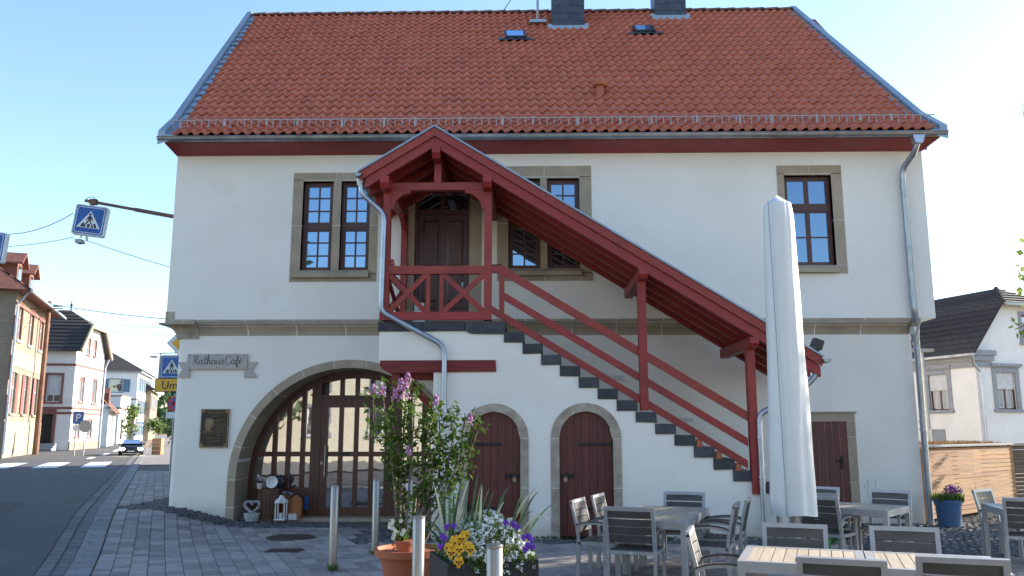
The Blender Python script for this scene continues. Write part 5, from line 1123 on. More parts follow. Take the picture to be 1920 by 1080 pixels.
c = U(291, 668, 30); sl_ = empty('street_lamp', (c.x, 30, .3), 'small lamp hanging on a wire left of the crossing sign at the corner', 'lamp'); MB().box(c.x - .22, c.x + .22, 29.8, 30.2, c.z - .08, c.z + .02).build('housing', galv, sl_); MB().tube([c + Vector((0, 0, .02)), c + Vector((0, 0, .15)), c + Vector((3, 0, .2))], .02, 5).build('hanger', wire_m, sl_)

# --- car with its lamps on
c = G(245, 854, .28); CY = c.y; car = empty('dark_car', (c.x, CY, .27), 'dark car with headlights on coming down the street', 'car', None, R(25)); car.scale = (.72, .8, .60)
carp = pm('car_paint', (0.018, 0.022, 0.032), .25, .2); carg = glass_mat('car_glass', (0.01, 0.012, 0.015), .25); rub = pm('tyre_rubber', (0.02, 0.02, 0.02), .8)
def loft(secs):
    mb = MB(); n = len(secs[0])
    for s_ in secs: mb.v += [tuple(p) for p in s_]
    for i in range(len(secs) - 1):
        for k in range(n): mb.f.append((i * n + k, i * n + (k + 1) % n, (i + 1) * n + (k + 1) % n, (i + 1) * n + k))
    mb.f += [tuple(range(n)), tuple(range((len(secs) - 1) * n, len(secs) * n))]; return mb
def sec(y, w, z0, z1): return [(-w * .92, y, z0), (-w, y, z0 + .2), (-w * .98, y, z1 - .12), (-w * .88, y, z1), (w * .88, y, z1), (w * .98, y, z1 - .12), (w, y, z0 + .2), (w * .92, y, z0)]
loft([sec(0, .72, .32, .68), sec(.12, .84, .24, .80), sec(.9, .90, .2, .96), sec(2.9, .90, .2, 1.0), sec(4.1, .86, .24, .98), sec(4.25, .78, .32, .9)]).build('body', carp, car, smooth=True)
loft([sec(.95, .80, .90, .98), sec(1.75, .66, .90, 1.44), sec(3.1, .66, .90, 1.46), sec(4.0, .74, .90, 1.0)]).build('cabin', carp, car, smooth=True)
MB().quad((-.70, 1.02, 1.02), (.70, 1.02, 1.02), (.57, 1.68, 1.40), (-.57, 1.68, 1.40)).xf(Matrix.Translation((0, -.03, .02))).build('windscreen', carg, car)
lampm = bpy.data.materials.new('headlamp_lit'); lampm.use_nodes = True; lampm.node_tree.nodes['Principled BSDF'].inputs['Emission Color'].default_value = (1, .78, .5, 1); lampm.node_tree.nodes['Principled BSDF'].inputs['Emission Strength'].default_value = 60
for sx in (-1, 1):
    o_ = MB(); icob(o_, (0, 0, 0), .13, 2); o_.xf(Matrix.Translation((sx * .66, .03, .62)) @ Matrix.Diagonal((1.5, .8, 1.0, 1))).build('headlight', lampm, car)
    for yy in (.8, 3.4): MB().lathe([(.30, -.1), (.31, -.08), (.31, .08), (.30, .1)], (0, 0, 0), 16).xf(Matrix.Translation((sx * .80, yy, .31)) @ Matrix.Rotation(R(90), 4, 'Y')).build('wheel', rub, car)
    MB().box(sx * .92 - .09, sx * .92 + .09, 1.2, 1.3, .98, 1.12).build('mirror', carp, car)
bx('grille', blackp, car, -.42, .42, -.01, .08, .50, .62); bx('bumper', blackp, car, -.66, .66, -.03, .1, .28, .42); bx('number_plate', whites, car, -.26, .26, -.045, -.035, .36, .46)

# ================================================================ right hand side
H, L = house('grey_trim_house', (18.1, 17.9, 0), (23.6, 19.9, 0), 0.0, 'white house with grey window trim and dark tiled half hipped roof')
D = 11; ez = 5.05; gab = lambda x: min(ez + 1.2 * min(x, L - x), ez + 1.85)
gw = dict(surround=greytrim, sw=.2, hood=1, blind=.45, curtain=1, frame=brown)
facade(H, IM(), L, K(0), gab, [(1.55, 2.55, 1.05, 1.5, gw), (3.2, 5.35, .95, 1.15, dict(surround=greytrim, sw=.14, curtain=1, frame=brown))], white_w, extra=[1.54, L - 1.54])
facade(H, side() @ Matrix.Translation((-D, 0, 0)), D, K(0), K(ez), [(D - 1.95, 2.55, 1.0, 1.5, gw), (D - 6, 2.55, 1.05, 1.5, gw)], white_w)
for i, z in enumerate((4.25, 4.5, 4.72)): bx('cornice', greytrim, H, -.10 - .06 * i, -.002, .0, D, z, z + .21); bx('cornice', greytrim, H, -.10 - .06 * i, 1.0 - .1 * (2 - i), -.08 - .05 * i, -.002, z, z + .21)
bx('plinth', plinth, H, -.05, L, -.05, -.003, 0, .8)
zr = ez + 1.2 * L / 2 - .75; o = .35; xh = 1.54
rf = tiles_roof(H, [[(-o, -o, ez - .3), (-o, D, ez - .3), (L / 2, D, zr), (L / 2, 1.2, zr), (xh - .1, -o, ez + 1.85)], [(L + o, -o, ez - .3), (L - xh + .1, -o, ez + 1.85), (L / 2, 1.2, zr), (L / 2, D, zr), (L + o, D, ez - .3)], [(xh - .1, -o, ez + 1.85), (L / 2, 1.2, zr), (L - xh + .1, -o, ez + 1.85)]], darkroof)
tile_courses(H, rf, (-o, -o, ez - .3), (-o, D, ez - .3), (xh - .1, D, ez + 1.85), (xh - .1, -o, ez + 1.85), 9, darkroof); tile_courses(H, rf, (xh - .1, -o, ez + 1.85), (xh - .1, D, ez + 1.85), (L / 2, D, zr), (L / 2, 1.2, zr), 6, darkroof); tile_courses(H, rf, (xh - .1, -o, ez + 1.85), (L - xh + .1, -o, ez + 1.85), (L / 2 + .02, 1.2, zr), (L / 2 - .02, 1.2, zr), 6, darkroof)
for k in range(9):
    t = k / 9; p_ = Vector((xh - .1, -o, ez + 1.85)).lerp(Vector((L / 2, 1.2, zr)), t); MB().tube([p_ + Vector((0, 0, .06)), p_ + (Vector((L / 2, 1.2, zr)) - Vector((xh - .1, -o, ez + 1.85))) * .125 + Vector((0, 0, .03))], [.10, .08], 8).build('hip_tile', darkroof, rf).location = (0, 0, 0)
MB().bar((xh - .1, -o - .06, ez + 1.82), (L - xh, -o - .06, ez + 1.82), .12, .10).build('gutter', guttr, H); MB().bar((-o - .05, -o, ez - .32), (-o - .05, D, ez - .32), .12, .10).build('gutter', guttr, H)
MB().tube([(-.35, -.2, ez - .3), (-.2, -.1, ez - .7), (.12, -.12, ez - 1.0), (.12, -.12, 0)], .055, 10).build('downpipe', zinc, H)
MB().box(-.1, .4, 3.2, 3.5, ez + .55, ez + .62).xf(Matrix.Rotation(0, 4, 'Z')).build('roof_flashing', zinc, H); MB().tube([(.2, 3.3, ez + .3), (-.05, 3.3, ez + 1.3)], .02, 5).build('roof_aerial', galv, H)
# slatted timber enclosure
wood1 = pm('larch_slat', (0.46, 0.245, 0.105), .75, c2=(0.34, 0.17, 0.07), scale=5, stretch=(.4, .4, 7), bump=.3, bscale=30, rnd=.2); wood2 = pm('shaded_slat', (0.15, 0.105, 0.075), .8, c2=(0.10, 0.07, 0.05), scale=5, stretch=(.4, .4, 7), bump=.3, bscale=30, rnd=.25)  # second slat wood has the shade of the side turned from the sun in its colour
FE = empty('slatted_fence', (10.88, 3.13, 0), 'low enclosure of horizontal timber slats with planted top beside the hall', 'fence')
fa, fb, fc = Vector((7.62, .34, 0)), Vector((10.88, 3.13, 0)), Vector((14.8, 5.3, 0))
for p0, p1 in ((fa, fb), (fb, fc)):
    d_ = (p1 - p0).normalized(); nn = Vector((d_.y, -d_.x, 0))
    for k in range(15):
        z = .10 + k * .0885
        nseg = 2
        for s_ in range(nseg):
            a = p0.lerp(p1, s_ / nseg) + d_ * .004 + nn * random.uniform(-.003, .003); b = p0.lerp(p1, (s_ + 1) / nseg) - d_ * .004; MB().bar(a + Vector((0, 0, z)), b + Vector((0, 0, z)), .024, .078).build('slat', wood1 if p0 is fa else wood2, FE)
    for s_ in range(4):
        a = p0.lerp(p1, s_ / 3) - nn * .05; MB().box(a.x - .04, a.x + .04, a.y - .04, a.y + .04, 0, 1.40).build('post', wood1, FE)
    MB().bar(p0 + Vector((0, 0, 1.425)) - nn * .03, p1 + Vector((0, 0, 1.425)) - nn * .03, .16, .035).build('cap_board', greytrim, FE)
MB().prism([(7.7, .55), (10.86, 3.25), (14.7, 5.4), (14.7, 7), (7.7, 7)], 'z', 1.33, 1.39).build('planted_top', soil, FE)
sedum = pm('sedum', (0.22, 0.20, 0.07), .8, c2=(0.30, 0.14, 0.08), scale=4, rnd=.4)
sm = MB(); r9 = random.Random(9)
for i in range(1500):
    t = r9.random(); p_ = fa.lerp(fb, t) + Vector((-.6, .8, 0)) * r9.uniform(.12, 1.2); p_.z = 1.39; leaf(sm, p_, rv(r9) * .5 + Vector((0, 0, 1)), rv(r9), r9.uniform(.05, .14), .03)
tag(sm.build('sedum_plants', sedum, FE), kind='stuff')
# lamp post behind the hall corner
c = U(1746, 830, 9); lp = empty('lamp_post', (c.x, 9, 0), 'thin grey lamp post beside the right corner of the hall', 'lamp'); zt = U(1740, 660, 9).z
MB().tube([(c.x, 9, 0), (c.x - .05, 9, zt)], [.06, .045], 8).build('post', greytrim, lp); MB().box(c.x - .5, c.x + .25, 8.85, 9.15, zt, zt + .09).build('lamp_head', greyb, lp); bx('control_box', greytrim, lp, c.x - .05, c.x + .35, 8.8, 9.1, 1.0, 1.75)

# house and garden wall behind the photographer (seen in the gate's glass)
H, L = house('opposite_house', (8, -27, 0), (-24, -27, 0), 0.0, 'cream house across the square behind the photographer')
facade(H, IM(), L, K(0), K(6.0), [(2 + 3.5 * i, z, 1.2, 1.6, dict(surround=greytrim, sw=.12)) for i in range(9) for z in (1.4, 4.0)], pm('cream_light', (.72, .66, .52), .9)); tiles_roof(H, [[(-.5, -.6, 5.9), (L + .5, -.6, 5.9), (L + .5, 4, 8.5), (-.5, 4, 8.5)], [(-.5, 8.6, 5.9), (L + .5, 8.6, 5.9), (L + .5, 4, 8.5), (-.5, 4, 8.5)]], darkroof)
TB = Vector((-15.0, -26, 0)); tr2 = empty('square_tree', TB, 'tall dark tree across the square behind the photographer, mirrored in the left window', 'tree'); cr2 = MB(); crown(cr2, (TB.x, TB.y, 10), (4.6, 4, 7.6), 5000, .55, random.Random(18), 34); cr2.build('crown', leafd, tr2); MB().tube([TB, TB + Vector((0, 0, 4)), TB + Vector((.2, 0, 13))], [.4, .3, .08], 9).build('trunk', rust, tr2)
# tree out of frame on the right
bark = pm('bark', (0.11, 0.085, 0.06), .9, c2=(.07, .055, .04), scale=9, stretch=(1, 1, .3), bump=.6, bscale=25)
TC = Vector((13.4, .2, 0)); tr_ = empty('courtyard_tree', TC, 'leafy tree at the right edge, only the tips of its twigs in view', 'tree')
r8 = random.Random(8); cr = MB(); cl = crown(cr, (TC.x, TC.y, 4.4), (3.0, 3.1, 2.6), 9500, .20, r8, 30)
tk = MB().tube([TC, TC + Vector((.05, .1, 1.2)), TC + Vector((0, 0, 2.4)), TC + Vector((.1, 0, 4.5))], [.20, .16, .13, .05], 9)
for cc, k in cl[:16]: tk.tube([TC + Vector((0, 0, 1.8 + r8.random() * 1.2)), (TC + Vector((0, 0, 3))).lerp(cc, .5) + Vector((0, 0, .2)), cc], [.07, .045, .012], 5)
tw1 = U(1903, 618, -.2); tw2 = U(1917, 195, 1.2)
for t_, nn in ((tw1, 16), (tw2, 6)):
    tk.tube([Vector((11.0, -.3, 4.2 if t_ is tw1 else 6.2)), Vector((9.9, -.2, (t_.z + 4.2) / 2 if t_ is tw1 else 6.9)), t_], [.03, .018, .006], 5)
    for i in range(nn): p_ = t_ + Vector((r8.uniform(-.10, .35), r8.uniform(-.2, .2), r8.uniform(-.16, .2))); leaf(cr, p_, rv(r8), rv(r8) + Vector((0, 0, .5)), .13, .07)
tk.build('trunk', bark, tr_); cr.build('crown', leafy, tr_)
# ================================================================ furniture
alu = pm('chair_frame_paint', (0.38, 0.38, 0.38), .42, .25, c2=(0.33, 0.33, 0.33), scale=8); slatd = pm('chair_slat', (0.075, 0.068, 0.062), .5, c2=(0.055, 0.05, 0.046), scale=5, stretch=(.5, 6, 6), rnd=.1); slatt = pm('table_slat', (0.42, 0.35, 0.25), .55, c2=(0.35, 0.29, 0.21), scale=5, stretch=(6, .5, 6), rnd=.1)
def make_chair():
    t = empty('garden_chair')
    bt_ = lambda pts: None
    for sx in (-1, 1):
        x = sx * .262
        MB().bar((x, -.255, 0), (x, -.235, .44), .028, .05, (0, 1, 0)).build('leg', alu, t)
        MB().bar((x, .235, 0), (x, .225, .60), .028, .05, (0, 1, 0)).build('leg', alu, t)
        n = 7; pts = [Vector((x, -.27 + .54 * i / n, .600 + .045 * math.sin(math.pi * (i / n) ** .8))) for i in range(n + 1)]
        a = MB(); p_ = MB()
        for q, w in zip(pts, pts[1:]):
            a.bar(q, w + (w - q) * .06, .042, .026); p_.bar(q + Vector((0, 0, .020)), w + (w - q) * .06 + Vector((0, 0, .020)), .048, .014)
        ar = a.build('armrest', alu, t); p_.build('arm_pad', slatd, ar)
        bx('seat_rail', alu, t, x - .014, x + .014, -.245, .235, .395, .432)
    bf = MB()
    for sx in (-1, 1):
        x = sx * .262; bf.bar((x, -.235, .43), (x, -.262, .62), .040, .030, (0, 1, 0)).bar((x, -.262, .615), (x, -.325, .885), .040, .030, (0, 1, 0))
    bf.bar((-.282, -.325, .885), (.282, -.325, .885), .034, .040, (0, -.2, 1)); bf.build('back_frame', alu, t)
    sf = MB().box(-.25, .25, -.25, -.222, .395, .430).box(-.25, .25, .215, .245, .395, .430); sf.build('seat_frame', alu, t)
    for i in range(6): bx('seat_slat', slatd, t, -.246, .246, -.216 + i * .0725, -.216 + i * .0725 + .064, .428 - .010 * math.sin(math.pi * i / 5), .443 - .010 * math.sin(math.pi * i / 5))
    for i in range(4):
        z0 = .525 + i * .087; y0 = -.247 - (z0 - .5) * .19
        vs = MB(); n = 4
        for k in range(n):
            xa, xb = -.243 + .486 * k / n, -.243 + .486 * (k + 1) / n; cv = lambda x: -.022 * (1 - (x / .243) ** 2)
            vs.add([(xa, y0 + cv(xa), z0), (xb, y0 + cv(xb), z0), (xb, y0 - .015 + cv(xb), z0 + .076), (xa, y0 - .015 + cv(xa), z0 + .076), (xa, y0 + .014 + cv(xa), z0), (xb, y0 + .014 + cv(xb), z0), (xb, y0 - .001 + cv(xb), z0 + .076), (xa, y0 - .001 + cv(xa), z0 + .076)], [(0, 1, 2, 3), (7, 6, 5, 4), (0, 4, 5, 1), (3, 2, 6, 7)])
        vs.build('back_slat', slatd, t)
    bx('maker_tag', whites, t, -.02, .02, -.2535, -.2515, .405, .420)
    return t
ch0 = make_chair(); used = [False]
def chair(x, y, face, label, group='grey garden chairs'):        # x, y: middle of the back; face: direction the sitter looks, degrees from +X
    c_ = ch0 if not used[0] else copy_tree(ch0); used[0] = True
    rz = R(face - 90); off = Vector((-math.sin(rz), math.cos(rz), 0)) * .30
    c_.location = (x + off.x, y + off.y, 0); c_.rotation_euler = (0, 0, rz); tag(c_, label, 'chair', group); return c_
def make_table(w=.94, l=.93, ns=9):
    t = empty('slat_table'); z = .74; r_ = .065
    fr = MB().box(-w / 2, w / 2, -l / 2, -l / 2 + r_, z - .03, z).box(-w / 2, w / 2, l / 2 - r_, l / 2, z - .03, z).box(-w / 2, -w / 2 + r_, -l / 2 + r_, l / 2 - r_, z - .03, z).box(w / 2 - r_, w / 2, -l / 2 + r_, l / 2 - r_, z - .03, z)
    fr.box(-w / 2 + .004, w / 2 - .004, -l / 2 + .004, -l / 2 + .034, z - .085, z - .0305).box(-w / 2 + .004, w / 2 - .004, l / 2 - .034, l / 2 - .004, z - .085, z - .0305).box(-w / 2 + .004, -w / 2 + .034, -l / 2 + .035, l / 2 - .035, z - .085, z - .0305).box(w / 2 - .034, w / 2 - .004, -l / 2 + .035, l / 2 - .035, z - .085, z - .0305)
    fr.build('table_frame', alu, t); sw_ = (w - 2 * r_) / ns
    for i in range(ns): bx('top_slat', slatt, t, -w / 2 + r_ + i * sw_ + .0035, -w / 2 + r_ + (i + 1) * sw_ - .0035, -l / 2 + r_ + .003, l / 2 - r_ - .003, z - .02, z - .002)
    for sx in (-1, 1):
        for sy in (-1, 1): bx('leg', alu, t, *sorted((sx * w / 2, sx * (w / 2 - .058))), *sorted((sy * l / 2, sy * (l / 2 - .058))), 0, z - .0305)
    return t
tb0 = make_table(); tu = [False]
def table(x, y, rz, label):
    c_ = tb0 if not tu[0] else copy_tree(tb0); tu[0] = True; c_.location = (x, y, 0); c_.rotation_euler = (0, 0, R(rz)); return tag(c_, label, 'table', 'slat topped tables')
# table pair beside the cellar door
a1 = -20
def loc(ox, oy, rz, x, y): c_, s_ = math.cos(R(rz)), math.sin(R(rz)); return ox + c_ * x - s_ * y, oy + s_ * x + c_ * y
T1 = (1.59, -5.62); table(*loc(*T1, a1, 0, -.47), a1, 'nearer square slat table of the pair before the right cellar door'); table(*loc(*T1, a1, 0, .47), a1, 'farther square slat table of the pair before the right cellar door')
chair(*loc(*T1, a1, -.93, -.30), a1, 'chair at the left side of the middle table pair, nearer one'); chair(*loc(*T1, a1, -.90, .52), a1, 'chair at the left side of the middle table pair, farther one')
chair(*loc(*T1, a1, -.10, -1.18), a1 + 90, 'chair seen from behind at the near end of the middle table pair'); chair(*loc(*T1, a1, .08, 1.30), a1 - 90, 'chair at the far end of the middle table pair against the white wall')
chair(*loc(*T1, a1, .92, -.22), a1 + 180, 'chair at the right side of the middle table pair, nearer one'); chair(*loc(*T1, a1, .98, .50), a1 + 180, 'chair at the right side of the middle table pair, farther one')
# front pair in the sun
a2 = -19; T2 = (2.66, -9.22); table(*loc(*T2, a2, -.475, 0), a2, 'sunlit square slat table in the foreground, left one of the pair'); table(*loc(*T2, a2, .475, 0), a2, 'sunlit square slat table in the foreground, right one of the pair')
chair(*loc(*T2, a2, -1.36, .10), a2 + 4, 'chair at the left end of the foreground tables, seen edge on'); chair(*loc(*T2, a2, -.55, .78), a2 - 90, 'chair behind the left foreground table, facing the camera'); chair(*loc(*T2, a2, .36, .86), a2 - 88, 'chair behind the right foreground table, facing the camera')
chair(*loc(*T2, a2, -.20, -1.22), a2 + 90, 'chair before the left foreground table, cut by the lower edge'); chair(*loc(*T2, a2, .56, -.90), a2 + 92, 'chair before the right foreground table, cut by the lower edge')
# pair by the right door
a3 = -40; T3 = (4.36, -4.25); table(*loc(*T3, a3, .30, -.25), a3, 'square table beside the closed parasol, before the red side door')
chair(*loc(*T3, a3, -.62, .70), a3 - 90, 'chair between the parasol and the red side door, backed to the door'); chair(*loc(*T3, a3, .40, .62), a3 - 90, 'chair beside the right downpipe of the hall, backed to the wall')
chair(*loc(*T3, a3, .02, -1.05), a3 + 88, 'chair right of the parasol seen from behind at the side door table'); chair(3.86, -4.55, a3 + 94, 'chair seen from behind, half hidden by the closed parasol')
# right edge
T4 = (6.62, -4.68); table(*T4, -14, 'square table at the right picture edge'); chair(6.50, -3.80, -52, 'chair before the slatted fence with sunlit back'); chair(6.20, -5.38, 62, 'chair at the right picture edge seen from behind')

# parasol in its cover
cov = pm('parasol_cover', (0.70, 0.685, 0.65), .45, c2=(0.66, 0.645, 0.61), scale=2.5, bump=.3, bscale=5)
Yu = -5.75; cb_ = U(1490, 965, Yu); zb = cb_.z; zt = U(1458, 383, Yu).z; zp = U(1458, 366, Yu).z
PS = empty('closed_parasol', (cb_.x, Yu, 0), 'tall closed parasol in a pale grey cover standing among the tables', 'parasol')
n = 40; secs = 26; mb = MB(); r7 = random.Random(4); sc_ = (U(1530, 965, Yu).x - U(1450, 965, Yu).x) / 2
for i in range(secs + 1):
    t = i / secs; z = zb + (zt - zb) * t; r0 = sc_ * (1 - .33 * t) * (1 - .10 * max(0, t - .985) / .015)
    for k in range(n):
        a = 2 * math.pi * k / n; fold = 1 + .075 * math.cos(4 * a + .6 + .5 * t) * (1 - .3 * t) + .035 * math.sin(7 * a + 5 * t) * (1 - t) + .012 * math.sin(11 * a - 9 * t) + .006 * math.sin(23 * t + 2 * a) + .012 * math.sin(4 * a + 4 * math.sin(4 * t + 1.3)) + .02 * math.exp(-((a - 4.9 - .5 * t) / .12) ** 2) - .02 * math.exp(-((a - 5.2 - .6 * t) / .12) ** 2)
        mb.v.append((cb_.x + r0 * fold * math.cos(a), Yu + r0 * fold * math.sin(a), z + .012 * math.sin(3 * a) * (1 - t)))
for i in range(secs):
    for k in range(n): mb.f.append((i * n + k, i * n + (k + 1) % n, (i + 1) * n + (k + 1) % n, (i + 1) * n + k))
mb.v.append((cb_.x + .0, Yu, zp)); top = len(mb.v) - 1
for k in range(n): mb.f.append((secs * n + k, secs * n + (k + 1) % n, top))
mb.build('cover', cov, PS, smooth=True); xs_ = cb_.x - sc_ * .62
MB().tube([(xs_, Yu - sc_ * .86 * (1 - .36 * t), zb + (zt - zb) * t) for t in [i / 20 for i in range(21)]], .006, 5).build('zip_seam', galv, PS)
MB().tube([(cb_.x, Yu, 0), (cb_.x, Yu, zb + .3)], .05, 12).build('pole', alu, PS); MB().tube([(cb_.x - .16, Yu + .1, .05), (cb_.x - .16, Yu + .1, zb + .2)], .03, 10).build('crank_pole', alu, PS); MB().box(cb_.x - .4, cb_.x + .4, Yu - .4, Yu + .4, 0, .07).build('base', galv, PS)

# bollards
def make_bollard():
    t = empty('bollard'); MB().lathe([(.051, 0), (.051, 1.012), (.047, 1.02)], n=20).build('tube', steel, t, smooth=True); MB().lathe([(.054, 1.0205), (.054, 1.034), (.048, 1.040)], n=20).build('cap', steel, t, smooth=True); MB().lathe([(.075, 0.0), (.075, .006)], n=20).build('base_ring', steel, t); return t
b0 = make_bollard()
for i, (x, y, lab) in enumerate(((-2.50, -5.25, 'leftmost steel bollard standing free on the paving'), (-2.22, -3.85, 'steel bollard before the glazed gate, left of the lilac'), (-1.74, -3.85, 'steel bollard partly hidden by the lilac bush'), (-.925, -9.0, 'near steel bollard standing before the terracotta pot'), (-.222, -10.72, 'nearest steel bollard before the black flower box'))):
    o_ = b0 if i == 0 else copy_tree(b0); o_.location = (x, y, 0); tag(o_, lab, 'bollard', 'steel bollards')
# weeds
def tuft(c, n, h, m, label, name='grass_tuft'):
    mb = MB()
    for i in range(n): leaf(mb, Vector(c) + Vector((rr.uniform(-.05, .05), rr.uniform(-.05, .05), 0)), Vector((rr.uniform(-.6, .6), rr.uniform(-.6, .6), 1)), rv(rr), h * rr.uniform(.5, 1.2), h * .16)
    return tag(mb.build(name, m), label, 'weed', kind='stuff')
tuft((-2.48, -5.33, 0), 60, .10, leafg, 'grass tuft growing at the foot of the leftmost bollard'); tuft((-2.24, -3.92, 0), 30, .07, leafg, 'small weeds at the foot of the bollard before the gate')
mb = MB()
for i in range(900):
    x = rr.uniform(-1.5, 5.2); leaf(mb, Vector((x, YS - rr.uniform(.01, .12), 0)), Vector((rr.uniform(-.7, .7), rr.uniform(-1, .2), .8)), rv(rr), rr.uniform(.02, .07), .018)
tag(mb.build('wall_weeds', leafd), 'thin weeds along the foot of the stair wall', 'weed', kind='stuff')
for px_, py_, h, lab in ((1408, 1000, .35, 'dry weed stalk at the stair wall beside the parasol'), (1634, 930, .40, 'dry weed stalk left of the right downpipe')):
    c = U(px_, py_, -1.6 if px_ < 1500 else -.1); w_ = empty('weed_stalk', (c.x, c.y, 0), lab, 'weed'); mb = MB(); fl_ = MB()
    for k in range(7):
        e_ = Vector((c.x + rr.uniform(-.14, .14), c.y + rr.uniform(-.1, .1), h * rr.uniform(1.2, 2.1))); mb.tube([(c.x, c.y, 0), (c.x, c.y, h * .8), e_], .004, 4)
        for q in range(3): icob(fl_, e_ + rv(rr) * .03, .012, 1)
    mb.build('stalk', galv, w_); tag(fl_.build('flower_heads', whites, w_), kind='stuff')

# ================================================================ plants in pots
lil = pm('lilac_bloom', (0.50, 0.27, 0.45), .7, c2=(0.34, 0.13, 0.30), scale=20, rnd=.3); twig = pm('twig', (0.16, 0.13, 0.10), .9)
PC = Vector((-1.30, -6.95, 0)); pr = [(a * 1.18, b) for a, b in [(.19, 0), (.235, .34), (.27, .42), (.30, .43), (.305, .50), (.285, .505), (.265, .47)]]
pot = tag(MB().lathe(pr, PC, 32).build('terracotta_planter', terra, None, smooth=True), 'large round terracotta planter holding the lilac bush', 'planter'); MB().lathe([(.30, .44), (.22, .455), (.01, .46)], PC, 20).build('soil', soil, pot)
MB().lathe([(.300, .0), (.300, .012)], PC + Vector((0, 0, .30)), 32, False).build('rim_band', terra, pot) if False else None
LB = empty('lilac_bush', PC + Vector((0, 0, .45)), 'loose lilac bush with purple blooms before the cellar door', 'bush')
r5 = random.Random(15); lf = MB(); tips = []
stems = []
def LP(px_, py_, dy=0.0): return U(px_, py_, -6.7 + dy)
base_l = PC + Vector((0, 0, .45))
for (pts) in ([(748, 1010), (742, 900), (728, 830), (700, 790), (700, 745)], [(748, 1010), (735, 870), (722, 780), (716, 720)], [(755, 1010), (752, 880), (758, 790), (765, 712)], [(760, 1010), (770, 880), (775, 800), (778, 735)], [(765, 1010), (790, 900), (800, 820), (815, 745)], [(770, 1010), (822, 900), (826, 830), (822, 760)], [(775, 1010), (835, 890), (850, 820), (845, 765)], [(780, 1010), (858, 900), (868, 820), (872, 775)], [(780, 1010), (862, 890), (888, 830), (900, 795)], [(762, 1010), (780, 930), (810, 870), (830, 800)], [(750, 1010), (755, 940), (745, 860), (735, 790)], [(770, 1010), (800, 940), (812, 880), (800, 780)], [(770, 1010), (830, 950), (845, 900), (862, 860)]):
    dy = r5.uniform(-.35, .4); P3 = [base_l + Vector((r5.uniform(-.12, .12), r5.uniform(-.1, .1), -.02))] + [LP(x, y, dy * (i + 1) / len(pts)) for i, (x, y) in enumerate(pts[1:])]
    stb = MB().tube(P3, [.016, .012, .009, .006, .004][:len(P3)], 6); stb.build('stem', twig, LB); stems.append(P3)
    for i in range(len(P3) - 1):
        a, b = P3[i], P3[i + 1]; m_ = int((b - a).length / .030)
        if i == 0: m_ = m_ // 3
        for k in range(m_):
            p_ = a.lerp(b, k / m_); off = rv(r5) * .13 * (0.6 + .5 * i / 3)
            for q in range(6 if i else 3):
                e_ = p_ + off + rv(r5) * .07; dirv = (off * 4 + rv(r5) * .8 + Vector((0, 0, -.1))); s_ = r5.uniform(.05, .095); leaf(lf, e_, dirv, rv(r5) * .7 + Vector((0, 0, .9)), s_, s_ * .62)
    tips.append(P3[-1])
lm_ = leaf_mat('lilac_leaf', (0.095, 0.16, 0.03), (0.05, 0.095, 0.02), .85); lm_.node_tree.nodes['Principled BSDF'].inputs['Specular IOR Level'].default_value = .12
lf.build('leaves', lm_, LB)
for (px_, py_, s_) in ((752, 722, 1.0), (765, 712, .8), (760, 735, 1.15), (716, 735, .8), (700, 732, .7), (741, 743, .9), (817, 753, .8), (881, 787, .8), (766, 847, .6)):
    c = LP(px_, py_, -.35); mb = MB()
    for i in range(46):
        t = r5.random(); a = r5.uniform(0, 6.28); rad = .045 * (1 - t * .75) * s_; p_ = c + Vector((math.cos(a) * rad, math.sin(a) * rad, (t - .4) * .15 * s_)); icob(mb, p_, .011 * s_ + .003, 1) if i % 2 else leaf(mb, p_, rv(r5), rv(r5), .03, .025)
    mb.build('bloom', lil, LB)
# clay pot with a small primrose standing in the planter
c = PC + Vector((-.02, -.13, .45)); sp2 = small_pot(c, .105, .15, 'small clay pot standing on the soil of the large terracotta planter')
pw = pm('primrose_white', (.75, .75, .62), .7); fl_ = MB(); gl_ = MB()
prm = empty('small_potted_flower', c + Vector((0, 0, .13)), 'pale flowering plant in the small clay pot', 'flower')
for i in range(90): leaf(gl_, c + Vector((-.03, 0, .14)) + rv(r5) * .05, rv(r5) + Vector((-.2, 0, .7)), rv(r5) + Vector((0, 0, .5)), .09, .045)
for i in range(14):
    p_ = c + Vector((-.07, -.05, .22)) + Vector((r5.uniform(-.09, .09), r5.uniform(-.05, .05), r5.uniform(-.05, .14)))
    for k in range(5): a = 6.28 * k / 5; leaf(fl_, p_, Vector((math.cos(a), -.3, math.sin(a))), Vector((0, -1, 0)), .03, .03)
gl_.build('leaves', leafg, prm); tag(fl_.build('petals', pw, prm), kind='stuff')

# black planter box
A = G(839, 1058, .56); B = G(1010, 1050, .56); Cc = G(797, 1031, .56); ex_ = (B - A).normalized(); dep = .85; ey_ = Vector((-ex_.y, ex_.x, 0)); wdt = (B - A).length
blkbox = pm('black_planter', (0.020, 0.020, 0.022), .55, c2=(0.014, 0.014, 0.015), scale=8, bump=.2, bscale=40)
PB = empty('black_flower_box', (A + B) / 2 - Vector((0, 0, .56)) + ey_ * dep / 2, 'black square flower box filled with white blossoms and pansies', 'planter'); M = frame_m(Vector((A.x, A.y, 0)), ex_, ey_, Vector((0, 0, 1)))
for q in ((0, wdt, 0, .05), (0, wdt, dep - .05, dep), (0, .05, .05, dep - .05), (wdt - .05, wdt, .05, dep - .05)): MB().box(*q, 0, .56).xf(M).build('side_board', blkbox, PB)
MB().box(.05, wdt - .05, .05, dep - .05, .40, .50).xf(M).build('soil', soil, PB); MB().box(wdt - .06, wdt - .045, -.003, 0, .485, .515).box(wdt - .035, wdt - .030, -.003, 0, .48, .52).xf(M).build('number_mark', galv, PB)
def BP(x, y, z): return M @ Vector((x, y, z))
